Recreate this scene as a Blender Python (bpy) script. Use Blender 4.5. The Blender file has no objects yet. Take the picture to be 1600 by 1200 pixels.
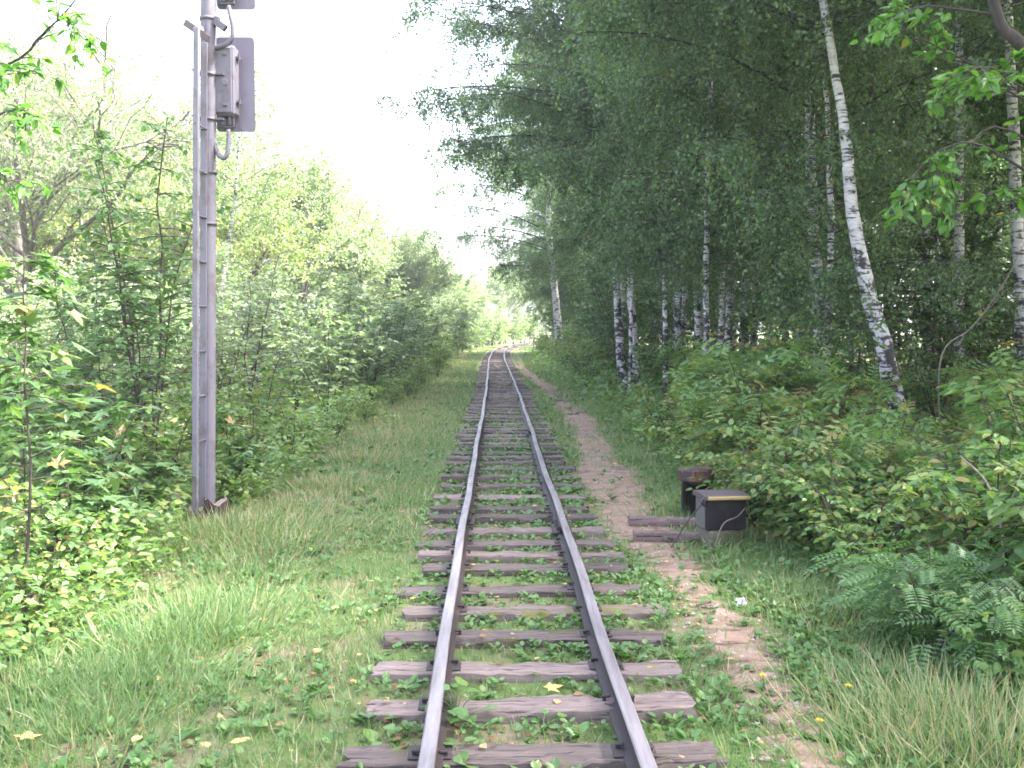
import bpy, math, random
import numpy as np
from mathutils import Vector, Matrix

R = math.radians
sc = bpy.context.scene
COL = sc.collection

# ------------------------------------------------------------------ camera
F_PX, PITCH, CAM_Z = 1650.0, R(2.98), 1.71
cam = bpy.data.cameras.new("camera")
cam.sensor_width = 36.0
cam.lens = F_PX / 1600.0 * 36.0
cam.clip_start, cam.clip_end = 0.05, 3000.0
cam_o = bpy.data.objects.new("camera", cam)
cam_o.location = (0, 0, CAM_Z)
cam_o.rotation_euler = (R(90) - PITCH, 0, 0)
COL.objects.link(cam_o)
sc.camera = cam_o

# ------------------------------------------------------------------ sky, sun, exposure
SUN_EL, SUN_AZ = R(50), R(88)          # azimuth from +Y towards +X: the sun stands over the birch forest on the right
W = bpy.data.worlds.new("World")
sc.world = W
W.use_nodes = True
wn = W.node_tree.nodes
wl = W.node_tree.links
wn.clear()
sky = wn.new("ShaderNodeTexSky")
sky.sky_type = 'NISHITA'
sky.sun_disc = False
sky.sun_elevation = SUN_EL
sky.sun_rotation = SUN_AZ
sky.air_density = 1.0
sky.dust_density = 6.0
sky.ozone_density = 1.0
hsv = wn.new("ShaderNodeHueSaturation")
hsv.inputs["Saturation"].default_value = 0.75   # a veil of high thin cloud
bg = wn.new("ShaderNodeBackground")
bg.inputs["Strength"].default_value = 0.15
wo = wn.new("ShaderNodeOutputWorld")
wl.new(sky.outputs[0], hsv.inputs["Color"])
wl.new(hsv.outputs[0], bg.inputs["Color"])
wl.new(bg.outputs[0], wo.inputs[0])

sun = bpy.data.lights.new("sun", 'SUN')
sun.energy = 5.0
sun.angle = R(6)
sun.color = (1.0, 0.965, 0.91)
sun_o = bpy.data.objects.new("sun", sun)
sd = Vector((math.sin(SUN_AZ) * math.cos(SUN_EL), math.cos(SUN_AZ) * math.cos(SUN_EL), math.sin(SUN_EL)))
sun_o.rotation_euler = (-sd).to_track_quat('-Z', 'Y').to_euler()
sun_o.location = sd * 100
COL.objects.link(sun_o)

sc.view_settings.view_transform = 'Standard'
sc.view_settings.look = 'None'
sc.view_settings.gamma = 1.0
sc.view_settings.exposure = 3.25
cy = sc.cycles
cy.max_bounces = 6
cy.diffuse_bounces = 3
cy.glossy_bounces = 2
cy.transmission_bounces = 4
cy.volume_bounces = 0
cy.transparent_max_bounces = 4
cy.caustics_reflective = False
cy.caustics_refractive = False
cy.use_denoising = True
cy.filter_width = 1.7
cy.sample_clamp_indirect = 6.0

# ------------------------------------------------------------------ picture <-> place
def ray(px, py):
    u, v = (px - 800.0) / F_PX, (600.0 - py) / F_PX
    return np.array([u, math.cos(PITCH) + v * math.sin(PITCH), -math.sin(PITCH) + v * math.cos(PITCH)])
def P(px, py, Y):
    r = ray(px, py)
    return np.array([0, 0, CAM_Z]) + r * (Y / r[1])
def G(px, py, z=0.0):
    r = ray(px, py)
    return np.array([0, 0, CAM_Z]) + r * ((z - CAM_Z) / r[2])

# ------------------------------------------------------------------ track line and ground height
_ty = np.array([-6, 3.69, 6.9, 11.2, 20, 29.4, 38, 55, 74, 86, 97, 108, 118, 132, 145, 160.0])
_tx = np.array([.22, .087, .04, -.04, -.145, -.30, -.47, -.80, -.95, -.80, -.20, .75, 1.95, 5.2, 11.5, 22.0])
_yy = np.arange(-6, 160, 0.25)
_xx = np.interp(_yy, _ty, _tx)
_k = np.exp(-0.5 * (np.arange(-40, 41) / 11.0) ** 2); _k /= _k.sum()
_xs = np.convolve(np.pad(_xx, 40, mode='edge'), _k, mode='valid')
_xs = np.where(_yy < 2, _xx, _xs)
def xc(y):
    return np.interp(y, _yy, _xs)
_prng = np.random.default_rng(5)
_wv = [(_prng.uniform(0, 2 * np.pi), _prng.uniform(0, 2 * np.pi)) for _ in range(40)]
def noise2(x, y, scale, seed=0):
    x = np.asarray(x, float); y = np.asarray(y, float)
    s = 0.0
    for i in range(6):
        a, ph = _wv[(seed * 7 + i) % 40]
        k = (0.7 + 0.35 * i) / scale * 2.2
        s = s + np.sin((x * math.cos(a) + y * math.sin(a)) * k + ph + seed) / (1 + 0.25 * i)
    return s / 4.0
def sstep(a, b, t):
    t = np.clip((t - a) / (b - a), 0, 1)
    return t * t * (3 - 2 * t)
def gh(x, y):
    x = np.asarray(x, float); y = np.asarray(y, float)
    d = x - xc(y)
    n = noise2(x, y, 1.6, 1) * 0.03 * sstep(0.7, 1.4, np.abs(d)) + noise2(x, y, 0.9, 2) * 0.010
    n = n * (1 - sstep(25, 45, y))
    return n - 0.22 * sstep(2.4, 5.5, -d) + 0.16 * sstep(1.9, 4.5, d)
def ghf(x, y):
    return float(gh(x, y))

# ------------------------------------------------------------------ object helpers
def link(o, parent=None):
    COL.objects.link(o)
    if parent is not None:
        o.parent = parent
    return o
def tag(o, label=None, cat=None, group=None, kind=None):
    if label: o["label"] = label
    if cat: o["category"] = cat
    if group: o["group"] = group
    if kind: o["kind"] = kind
    return o
def empty(name, loc, label, cat, group=None, rz=0.0):
    o = bpy.data.objects.new(name, None)
    o.empty_display_size = 0.1
    o.location = loc
    o.rotation_euler = (0, 0, rz)
    link(o)
    return tag(o, label, cat, group)
def dup(root, loc, rz=0.0, s=1.0, label=None, group=None, tilt=(0, 0)):
    r = root.copy(); COL.objects.link(r)
    r.location = loc; r.rotation_euler = (tilt[0], tilt[1], rz); r.scale = (s, s, s)
    if label: r["label"] = label
    if group: r["group"] = group
    for ch in list(root.children):
        c = ch.copy(); COL.objects.link(c); c.parent = r
        for g in list(ch.children):
            d = g.copy(); COL.objects.link(d); d.parent = c
    return r

class Mesher:
    def __init__(self):
        self.v, self.li, self.lt, self.mi, self.ti, self.sm, self.n = [], [], [], [], [], [], 0
    def raw(self, v, loops, totals, mi=0, tint=0.5, smooth=False):
        v = np.asarray(v, np.float32).reshape(-1, 3)
        loops = np.asarray(loops, np.int64) + self.n
        totals = np.asarray(totals, np.int32)
        self.v.append(v); self.li.append(loops.astype(np.int32)); self.lt.append(totals)
        nf = len(totals)
        self.mi.append(np.broadcast_to(np.asarray(mi, np.int32), (nf,)))
        self.ti.append(np.broadcast_to(np.asarray(tint, np.float32), (nf,)))
        self.sm.append(np.broadcast_to(np.asarray(smooth, bool), (nf,)))
        self.n += len(v)
    def poly(self, verts, faces, mi=0, tint=0.5, smooth=False):
        self.raw(verts, [i for f in faces for i in f], [len(f) for f in faces], mi, tint, smooth)
    def scatter(self, tpl, pos, A, B, size, tint, mi=0, width=1.0):
        tv, tf = tpl
        pos = np.asarray(pos, float); N = len(pos)
        if N == 0: return
        A = unit(A); C = unit(np.cross(A, B)); B = np.cross(C, A)
        size = np.broadcast_to(np.asarray(size, float), (N,))[:, None, None]
        tv = np.asarray(tv, float)
        w = np.broadcast_to(np.asarray(width, float), (N,))[:, None, None]
        V = pos[:, None, :] + size * (tv[None, :, 1:2] * A[:, None, :] + w * tv[None, :, 0:1] * B[:, None, :] + tv[None, :, 2:3] * C[:, None, :])
        k = len(tv)
        fl = np.array([i for f in tf for i in f]); ft = np.array([len(f) for f in tf])
        loops = (np.arange(N)[:, None] * k + fl[None, :]).ravel()
        tot = np.tile(ft, N)
        t = np.repeat(np.broadcast_to(np.asarray(tint, float), (N,)), len(tf))
        self.raw(V.reshape(-1, 3), loops, tot, mi, t)
    def tubes(self, pts, rad, k=5, mi=0, tint=0.5, cap=False):
        """pts (M,n,3), rad (M,n)"""
        pts = np.asarray(pts, float)
        if pts.ndim == 2: pts = pts[None]
        M, n, _ = pts.shape
        rad = np.broadcast_to(np.asarray(rad, float), (M, n))
        T = np.gradient(pts, axis=1); T = unit(T)
        mt = unit(T.mean(axis=1))
        ref = np.where(np.abs(mt[:, 2:3]) > 0.8, np.array([[1.0, 0.05, 0]]), np.array([[0.02, 0.0, 1.0]]))
        ref = np.broadcast_to(ref[:, None, :], pts.shape)
        S = unit(np.cross(T, ref)); U = np.cross(S, T)
        a = np.arange(k) / k * 2 * np.pi
        V = pts[:, :, None, :] + rad[:, :, None, None] * (np.cos(a)[None, None, :, None] * S[:, :, None, :] + np.sin(a)[None, None, :, None] * U[:, :, None, :])
        idx = np.arange(M * n * k).reshape(M, n, k)
        nx = np.roll(idx, -1, axis=2)
        q = np.stack([idx[:, :-1], nx[:, :-1], nx[:, 1:], idx[:, 1:]], axis=-1).reshape(-1, 4)
        self.raw(V.reshape(-1, 3), q.ravel(), np.full(len(q), 4), mi, tint, True)
        if cap:
            for m in range(M):
                base = self.n - M * n * k
                for row, rev in ((idx[m, 0], True), (idx[m, -1], False)):
                    f = list(row[::-1] if rev else row)
                    vv = V[m, 0 if rev else -1]
                    self.poly(vv, [list(range(k))[::-1] if rev else list(range(k))], mi, tint)
    def box(self, c, s, rz=0.0, mi=0, bevel=0.0, rot=None):
        x, y, z = s[0] / 2, s[1] / 2, s[2] / 2
        b = min(bevel, x * .9, y * .9, z * .9)
        if b > 0:
            v = []
            for sx in (-1, 1):
                for sy in (-1, 1):
                    for sz in (-1, 1):
                        v += [(sx * x, sy * (y - b), sz * (z - b)), (sx * (x - b), sy * y, sz * (z - b)), (sx * (x - b), sy * (y - b), sz * z)]
            def I(sx, sy, sz, k): return ((sx > 0) * 4 + (sy > 0) * 2 + (sz > 0)) * 3 + k
            f = []
            for s_ in (-1, 1):
                f.append([I(s_, -1, -1, 0), I(s_, 1, -1, 0), I(s_, 1, 1, 0), I(s_, -1, 1, 0)][::s_])
                f.append([I(-1, s_, -1, 1), I(-1, s_, 1, 1), I(1, s_, 1, 1), I(1, s_, -1, 1)][::s_])
                f.append([I(-1, -1, s_, 2), I(1, -1, s_, 2), I(1, 1, s_, 2), I(-1, 1, s_, 2)][::s_])
            for a in (-1, 1):
                for c2 in (-1, 1):
                    f.append([I(a, c2, -1, 0), I(a, c2, -1, 1), I(a, c2, 1, 1), I(a, c2, 1, 0)][::-a * c2])
                    f.append([I(a, -1, c2, 0), I(a, 1, c2, 0), I(a, 1, c2, 2), I(a, -1, c2, 2)][::a * c2])
                    f.append([I(-1, a, c2, 1), I(-1, a, c2, 2), I(1, a, c2, 2), I(1, a, c2, 1)][::-a * c2 * -1])
            for sx in (-1, 1):
                for sy in (-1, 1):
                    for sz in (-1, 1):
                        f.append([I(sx, sy, sz, 0), I(sx, sy, sz, 1), I(sx, sy, sz, 2)][::sx * sy * sz])
        else:
            v = [(a * x, b_ * y, c_ * z) for a in (-1, 1) for b_ in (-1, 1) for c_ in (-1, 1)]
            f = [[0, 1, 3, 2], [4, 6, 7, 5], [0, 4, 5, 1], [2, 3, 7, 6], [0, 2, 6, 4], [1, 5, 7, 3]]
        M = (Matrix.Rotation(rz, 3, 'Z') if rot is None else rot)
        v = np.array(v) @ np.array(M).T + np.asarray(c, float)
        self.poly(v, f, mi)
    def build(self, name, mats, parent=None, loc=None):
        me = bpy.data.meshes.new(name)
        v = np.concatenate(self.v).astype(np.float32)
        li = np.concatenate(self.li).astype(np.int32); lt = np.concatenate(self.lt).astype(np.int32)
        me.vertices.add(len(v)); me.vertices.foreach_set("co", v.ravel())
        me.loops.add(len(li)); me.loops.foreach_set("vertex_index", li)
        me.polygons.add(len(lt))
        ls = np.concatenate([[0], np.cumsum(lt)[:-1]]).astype(np.int32)
        me.polygons.foreach_set("loop_start", ls)
        me.polygons.foreach_set("loop_total", lt)
        me.polygons.foreach_set("material_index", np.concatenate(self.mi).astype(np.int32))
        me.polygons.foreach_set("use_smooth", np.concatenate(self.sm))
        at = me.attributes.new("tint", 'FLOAT', 'FACE')
        at.data.foreach_set("value", np.concatenate(self.ti).astype(np.float32))
        for m in (mats if isinstance(mats, (list, tuple)) else [mats]):
            me.materials.append(m)
        me.update(calc_edges=True)
        me.validate()
        o = bpy.data.objects.new(name, me)
        if loc is not None: o.location = loc
        return link(o, parent)

def unit(a):
    a = np.asarray(a, float)
    return a / np.maximum(np.linalg.norm(a, axis=-1, keepdims=True), 1e-9)
def revolve(m, prof, k=24, c=(0, 0, 0), mi=0, rot=None):
    a = np.arange(k) / k * 2 * np.pi
    v = np.array([[r * math.cos(t), r * math.sin(t), z] for r, z in prof for t in a])
    if rot is not None: v = v @ np.array(rot).T
    v = v + np.asarray(c, float)
    f = []
    for i in range(len(prof) - 1):
        for j in range(k):
            f.append([i * k + j, i * k + (j + 1) % k, (i + 1) * k + (j + 1) % k, (i + 1) * k + j])
    m.poly(v, f, mi, smooth=True)
    for row, rev in ((0, True), (len(prof) - 1, False)):
        if prof[row][0] > 1e-4:
            vv = v[row * k:(row + 1) * k]
            m.poly(vv, [list(range(k))[::-1] if rev else list(range(k))], mi)

# ------------------------------------------------------------------ materials
def newmat(name):
    m = bpy.data.materials.new(name); m.use_nodes = True
    nt = m.node_tree; nt.nodes.clear()
    out = nt.nodes.new("ShaderNodeOutputMaterial")
    return m, nt, out
def nd(nt, typ, **kw):
    n = nt.nodes.new(typ)
    for k, v in kw.items():
        if k in n.inputs: n.inputs[k].default_value = v
        else: setattr(n, k, v)
    return n
def ramp(nt, stops, interp='LINEAR'):
    r = nt.nodes.new("ShaderNodeValToRGB"); r.color_ramp.interpolation = interp
    e = r.color_ramp.elements
    while len(e) < len(stops): e.new(0.5)
    for i, (p, c) in enumerate(stops):
        e[i].position = p; e[i].color = (*c, 1) if len(c) == 3 else c
    return r
def noise(nt, scale, detail=4, rough=0.55, vec=None):
    n = nt.nodes.new("ShaderNodeTexNoise")
    n.inputs["Scale"].default_value = scale; n.inputs["Detail"].default_value = detail; n.inputs["Roughness"].default_value = rough
    if vec is not None: nt.links.new(vec, n.inputs["Vector"])
    return n
def mapped(nt, scale, coord="Object", rnd=False):
    tc = nt.nodes.new("ShaderNodeTexCoord")
    mp = nt.nodes.new("ShaderNodeMapping"); mp.inputs["Scale"].default_value = scale
    nt.links.new(tc.outputs[coord], mp.inputs["Vector"])
    if rnd:
        oi = nt.nodes.new("ShaderNodeObjectInfo")
        mu = nd(nt, "ShaderNodeMath", operation='MULTIPLY'); mu.inputs[1].default_value = 37.0
        nt.links.new(oi.outputs["Random"], mu.inputs[0])
        cx = nt.nodes.new("ShaderNodeCombineXYZ")
        for i in range(3): nt.links.new(mu.outputs[0], cx.inputs[i])
        nt.links.new(cx.outputs[0], mp.inputs["Location"])
    return mp.outputs[0]
def mixc(nt, fac, a, b):
    m = nt.nodes.new("ShaderNodeMix"); m.data_type = 'RGBA'
    for s, v in ((m.inputs["Factor"], fac), (m.inputs[6], a), (m.inputs[7], b)):
        if isinstance(v, bpy.types.NodeSocket): nt.links.new(v, s)
        elif isinstance(v, (int, float)): s.default_value = v
        else: s.default_value = (*v, 1)
    return m.outputs[2]
def bump(nt, height, strength=0.5, dist=0.01):
    b = nt.nodes.new("ShaderNodeBump"); b.inputs["Strength"].default_value = strength; b.inputs["Distance"].default_value = dist
    nt.links.new(height, b.inputs["Height"])
    return b.outputs[0]
def principled(nt, out, col, rough=0.7, metal=0.0, normal=None, spec=0.5):
    p = nt.nodes.new("ShaderNodeBsdfPrincipled")
    if isinstance(col, bpy.types.NodeSocket): nt.links.new(col, p.inputs["Base Color"])
    else: p.inputs["Base Color"].default_value = (*col, 1)
    if isinstance(rough, bpy.types.NodeSocket): nt.links.new(rough, p.inputs["Roughness"])
    else: p.inputs["Roughness"].default_value = rough
    p.inputs["Metallic"].default_value = metal
    p.inputs["Specular IOR Level"].default_value = spec
    if normal is not None: nt.links.new(normal, p.inputs["Normal"])
    if out is not None: nt.links.new(p.outputs[0], out.inputs[0])
    return p

def leafmat(name, stops, trans=0.35, rough=0.45, spec=0.5, vary=0.25):
    """leaf colour from each leaf's own tint (species and age), thin and partly see-through to light"""
    m, nt, out = newmat(name)
    at = nd(nt, "ShaderNodeAttribute", attribute_name="tint")
    r = ramp(nt, stops)
    nt.links.new(at.outputs["Fac"], r.inputs[0])
    oi = nt.nodes.new("ShaderNodeObjectInfo")
    mr = nd(nt, "ShaderNodeMapRange"); mr.inputs[3].default_value = 1 - vary; mr.inputs[4].default_value = 1 + vary
    nt.links.new(oi.outputs["Random"], mr.inputs[0])
    h = nt.nodes.new("ShaderNodeHueSaturation")
    nt.links.new(mr.outputs[0], h.inputs["Value"]); nt.links.new(r.outputs[0], h.inputs["Color"])
    p = principled(nt, None, h.outputs[0], rough, spec=spec)
    t = nt.nodes.new("ShaderNodeBsdfTranslucent")
    gm = nd(nt, "ShaderNodeMix", data_type='RGBA', blend_type='MULTIPLY')
    gm.inputs["Factor"].default_value = 1.0
    nt.links.new(h.outputs[0], gm.inputs[6]); gm.inputs[7].default_value = (1.35, 1.5, 0.85, 1)
    nt.links.new(gm.outputs[2], t.inputs["Color"])
    mx = nt.nodes.new("ShaderNodeMixShader"); mx.inputs[0].default_value = trans
    nt.links.new(p.outputs[0], mx.inputs[1]); nt.links.new(t.outputs[0], mx.inputs[2])
    nt.links.new(mx.outputs[0], out.inputs[0])
    return m

def bark(name, a, b, scale=(6, 6, 2)):
    m, nt, out = newmat(name)
    v = mapped(nt, scale)
    n = noise(nt, 3.0, 6, 0.65, v)
    r = ramp(nt, [(0.3, a), (0.7, b)])
    nt.links.new(n.outputs[0], r.inputs[0])
    principled(nt, out, r.outputs[0], 0.85, normal=bump(nt, n.outputs[0], 0.7, 0.02))
    return m

def make_birch_bark():
    m, nt, out = newmat("birch_bark")
    v1 = mapped(nt, (2.2, 2.2, 17), rnd=True)
    n1 = noise(nt, 1.6, 3, 0.6, v1)
    r1 = ramp(nt, [(0.55, (0, 0, 0)), (0.61, (1, 1, 1))]); nt.links.new(n1.outputs[0], r1.inputs[0])
    v2 = mapped(nt, (4.0, 4.0, 5.5), rnd=True)
    n2 = noise(nt, 1.0, 5, 0.65, v2)
    tc = nt.nodes.new("ShaderNodeTexCoord")
    sx = nt.nodes.new("ShaderNodeSeparateXYZ"); nt.links.new(tc.outputs["Object"], sx.inputs[0])
    mr = nd(nt, "ShaderNodeMapRange"); mr.inputs[1].default_value = 0.2; mr.inputs[2].default_value = 3.0
    mr.inputs[3].default_value = 0.13; mr.inputs[4].default_value = 0.0
    nt.links.new(sx.outputs[2], mr.inputs[0])
    ad = nd(nt, "ShaderNodeMath", operation='ADD'); nt.links.new(n2.outputs[0], ad.inputs[0]); nt.links.new(mr.outputs[0], ad.inputs[1])
    r2 = ramp(nt, [(0.545, (0, 0, 0)), (0.615, (1, 1, 1))]); nt.links.new(ad.outputs[0], r2.inputs[0])
    n3 = noise(nt, 5.0, 4, 0.6, mapped(nt, (1, 1, 3), rnd=True))
    w = ramp(nt, [(0.3, (0.36, 0.33, 0.35)), (0.65, (0.62, 0.585, 0.62))]); nt.links.new(n3.outputs[0], w.inputs[0])
    c = mixc(nt, r1.outputs[0], w.outputs[0], (0.035, 0.03, 0.032))
    c = mixc(nt, r2.outputs[0], c, (0.028, 0.024, 0.025))
    principled(nt, out, c, 0.75, normal=bump(nt, n2.outputs[0], 0.5, 0.01))
    return m

def make_wood(name, dark, light, moss=True):
    m, nt, out = newmat(name)
    v = mapped(nt, (1.2, 16, 16), rnd=True)
    n = noise(nt, 2.2, 8, 0.7, v)
    r = ramp(nt, [(0.28, dark), (0.5, tuple((x + y) / 2 for x, y in zip(dark, light))), (0.72, light)])
    nt.links.new(n.outputs[0], r.inputs[0])
    v2 = mapped(nt, (2.0, 40, 40), rnd=True)
    n2 = noise(nt, 1.6, 4, 0.6, v2)
    r2 = ramp(nt, [(0.36, (1, 1, 1)), (0.42, (0, 0, 0))]); nt.links.new(n2.outputs[0], r2.inputs[0])
    c = mixc(nt, r2.outputs[0], r.outputs[0], tuple(x * 0.3 for x in dark))
    if moss:
        n3 = noise(nt, 3.2, 5, 0.65, mapped(nt, (1, 1, 1), rnd=True))
        r3 = ramp(nt, [(0.585, (0, 0, 0)), (0.68, (1, 1, 1))]); nt.links.new(n3.outputs[0], r3.inputs[0])
        n4 = noise(nt, 60, 2, 0.5)
        r4 = ramp(nt, [(0.3, (0.075, 0.07, 0.018)), (0.7, (0.15, 0.135, 0.04))]); nt.links.new(n4.outputs[0], r4.inputs[0])
        c = mixc(nt, r3.outputs[0], c, r4.outputs[0])
    ad = nd(nt, "ShaderNodeMath", operation='SUBTRACT'); nt.links.new(n.outputs[0], ad.inputs[0]); nt.links.new(r2.outputs[0], ad.inputs[1])
    oi = nt.nodes.new("ShaderNodeObjectInfo")
    mr = nd(nt, "ShaderNodeMapRange"); mr.inputs[3].default_value = 0.5; mr.inputs[4].default_value = 1.35
    nt.links.new(oi.outputs["Random"], mr.inputs[0])
    hs = nt.nodes.new("ShaderNodeHueSaturation"); nt.links.new(mr.outputs[0], hs.inputs["Value"]); nt.links.new(c, hs.inputs["Color"])
    principled(nt, out, hs.outputs[0], 0.85, normal=bump(nt, ad.outputs[0], 0.6, 0.006))
    return m

def make_metal_paint(name, base, wornc, rough=0.45, metal=0.0, scale=9, thr=(0.58, 0.66)):
    m, nt, out = newmat(name)
    n = noise(nt, scale, 6, 0.65, mapped(nt, (1, 1, 0.6)))
    r = ramp(nt, [(thr[0], base), (thr[1], wornc)]); nt.links.new(n.outputs[0], r.inputs[0])
    n2 = noise(nt, 45, 4, 0.6, mapped(nt, (1, 1, 1)))
    mm = mixc(nt, 0.12, r.outputs[0], n2.outputs[1])
    principled(nt, out, r.outputs[0], rough, metal, normal=bump(nt, n2.outputs[0], 0.15, 0.002))
    return m

def make_rail_top():
    m, nt, out = newmat("rail_running_surface")
    n = noise(nt, 3.0, 5, 0.6, mapped(nt, (8, 0.6, 8)))
    r = ramp(nt, [(0.3, (0.11, 0.095, 0.105)), (0.7, (0.23, 0.21, 0.23))]); nt.links.new(n.outputs[0], r.inputs[0])
    rr = ramp(nt, [(0.3, (0.52, 0.52, 0.52)), (0.7, (0.38, 0.38, 0.38))]); nt.links.new(n.outputs[0], rr.inputs[0])
    principled(nt, out, r.outputs[0], rr.outputs[0], 0.0, spec=0.3)
    return m

def make_soil(name, cols, scale, green=None, gthr=(0.5, 0.62), gscale=1.6):
    m, nt, out = newmat(name)
    v = mapped(nt, (1, 1, 1))
    n = noise(nt, scale, 8, 0.7, v)
    r = ramp(nt, [(0.3, cols[0]), (0.5, cols[1]), (0.72, cols[2])]); nt.links.new(n.outputs[0], r.inputs[0])
    c = r.outputs[0]
    nf = noise(nt, 90, 3, 0.7, v)
    rf = ramp(nt, [(0.35, (0.72, 0.72, 0.72)), (0.65, (1.15, 1.15, 1.15))]); nt.links.new(nf.outputs[0], rf.inputs[0])
    mm = nd(nt, "ShaderNodeMix", data_type='RGBA', blend_type='MULTIPLY'); mm.inputs["Factor"].default_value = 1
    nt.links.new(c, mm.inputs[6]); nt.links.new(rf.outputs[0], mm.inputs[7]); c = mm.outputs[2]
    if green:
        ng = noise(nt, gscale, 6, 0.65, v)
        rg = ramp(nt, [(gthr[0], (0, 0, 0)), (gthr[1], (1, 1, 1))]); nt.links.new(ng.outputs[0], rg.inputs[0])
        c = mixc(nt, rg.outputs[0], c, green)
    principled(nt, out, c, 0.95, normal=bump(nt, nf.outputs[0], 0.5, 0.01), spec=0.2)
    return m

M = {}
M["birch_bark"] = make_birch_bark()
M["limb"] = bark("dark_limb_bark", (0.022, 0.017, 0.018), (0.065, 0.05, 0.05))
M["grey_bark"] = bark("grey_tree_bark", (0.07, 0.055, 0.055), (0.17, 0.14, 0.14))
M["stem"] = bark("sapling_stem_bark", (0.03, 0.022, 0.02), (0.075, 0.055, 0.045))
M["pale_twig"] = bark("dry_twig_bark", (0.12, 0.09, 0.08), (0.26, 0.21, 0.19))
M["birch_leaf"] = leafmat("birch_leaf", [(0, (0.056, 0.100, 0.044)), (0.5, (0.096, 0.165, 0.071)), (0.93, (0.15, 0.22, 0.094)), (1, (0.22, 0.19, 0.05))], 0.42, 0.42, 0.6, 0.12)
M["forest_leaf"] = leafmat("forest_leaf", [(0, (0.038, 0.092, 0.032)), (0.6, (0.072, 0.150, 0.044)), (0.9, (0.14, 0.20, 0.05)), (1, (0.22, 0.17, 0.03))], 0.35, 0.5, 0.4, 0.2)
M["maple_leaf"] = leafmat("maple_leaf", [(0, (0.060, 0.125, 0.046)), (0.55, (0.104, 0.192, 0.063)), (0.88, (0.16, 0.23, 0.072)), (0.95, (0.24, 0.23, 0.07)), (1, (0.22, 0.15, 0.06))], 0.38, 0.42, 0.5, 0.12)
M["bright_leaf"] = leafmat("bright_maple_leaf", [(0, (0.06, 0.16, 0.03)), (0.7, (0.11, 0.23, 0.045)), (0.93, (0.17, 0.26, 0.06)), (1, (0.30, 0.22, 0.06))], 0.42, 0.42, 0.5, 0.08)
M["ash_leaf"] = leafmat("shrub_leaf", [(0, (0.075, 0.155, 0.052)), (0.5, (0.135, 0.235, 0.072)), (0.8, (0.205, 0.275, 0.080)), (0.93, (0.27, 0.27, 0.09)), (1, (0.25, 0.17, 0.07))], 0.4, 0.42, 0.5, 0.12)
M["rowan_leaf"] = leafmat("rowan_leaf", [(0, (0.065, 0.14, 0.048)), (0.7, (0.105, 0.205, 0.068)), (1, (0.15, 0.25, 0.07))], 0.3, 0.4, 0.6, 0.1)
M["willow_leaf"] = leafmat("willow_leaf", [(0, (0.10, 0.13, 0.10)), (0.6, (0.16, 0.20, 0.15)), (1, (0.25, 0.29, 0.22))], 0.3, 0.45, 0.5, 0.1)
M["haze_paled_leaf"] = leafmat("haze_paled_tree_leaf", [(0, (0.14, 0.20, 0.105)), (0.5, (0.205, 0.27, 0.15)), (0.9, (0.28, 0.34, 0.18)), (1, (0.32, 0.30, 0.12))], 0.42, 0.45, 0.5, 0.15)  # haze and glare over the left trees put into a paler leaf colour
M["yellow_leaf"] = leafmat("yellowing_leaf", [(0, (0.13, 0.20, 0.065)), (0.5, (0.19, 0.25, 0.08)), (0.85, (0.27, 0.29, 0.10)), (1, (0.34, 0.29, 0.10))], 0.4, 0.45, 0.5, 0.1)
M["grass"] = leafmat("grass_blade", [(0, (0.098, 0.172, 0.066)), (0.5, (0.158, 0.245, 0.100)), (0.82, (0.22, 0.285, 0.135)), (0.9, (0.33, 0.29, 0.17)), (1, (0.42, 0.35, 0.24))], 0.35, 0.5, 0.4, 0.0)
M["weed"] = leafmat("weed_leaf", [(0, (0.055, 0.13, 0.035)), (0.6, (0.095, 0.19, 0.05)), (0.93, (0.15, 0.23, 0.07)), (1, (0.28, 0.24, 0.09))], 0.3, 0.42, 0.5, 0.0)
M["dead_leaf"] = leafmat("fallen_leaf", [(0, (0.10, 0.05, 0.025)), (0.4, (0.22, 0.12, 0.06)), (0.75, (0.38, 0.27, 0.13)), (1, (0.55, 0.42, 0.14))], 0.15, 0.6, 0.3, 0.1)
M["sleeper"] = make_wood("weathered_sleeper_wood", (0.062, 0.044, 0.041), (0.205, 0.156, 0.148))
M["timber"] = make_wood("old_timber", (0.085, 0.055, 0.052), (0.24, 0.17, 0.165), False)
M["rail_top"] = make_rail_top()
M["rail_side"] = make_metal_paint("rusted_rail_side", (0.030, 0.020, 0.021), (0.075, 0.046, 0.038), 0.7, 0.0, 14)
M["dark_iron"] = make_metal_paint("dark_iron", (0.028, 0.020, 0.022), (0.075, 0.04, 0.035), 0.65, 0.0, 20)
M["mast"] = make_metal_paint("lilac_grey_mast_paint", (0.155, 0.142, 0.185), (0.115, 0.095, 0.115), 0.65, 0.0, 7, (0.50, 0.62))
M["mast_dark"] = make_metal_paint("dark_lilac_steel", (0.10, 0.085, 0.11), (0.07, 0.05, 0.06), 0.5, 0.0, 12)
M["plate"] = make_metal_paint("signal_plate_paint", (0.165, 0.142, 0.20), (0.125, 0.105, 0.145), 0.5, 0.0, 8)
M["black_box"] = make_metal_paint("black_box_paint", (0.016, 0.012, 0.018), (0.04, 0.022, 0.022), 0.4, 0.0, 10)
M["box_side"] = make_metal_paint("grey_box_side", (0.10, 0.10, 0.095), (0.16, 0.14, 0.12), 0.6, 0.0, 10)
M["box_lid"] = make_metal_paint("box_lid_paint", (0.085, 0.065, 0.075), (0.14, 0.09, 0.085), 0.5, 0.0, 16)
M["rust_cap"] = make_metal_paint("rusty_cap_paint", (0.055, 0.030, 0.034), (0.19, 0.085, 0.055), 0.55, 0.0, 9, (0.52, 0.64))
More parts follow.
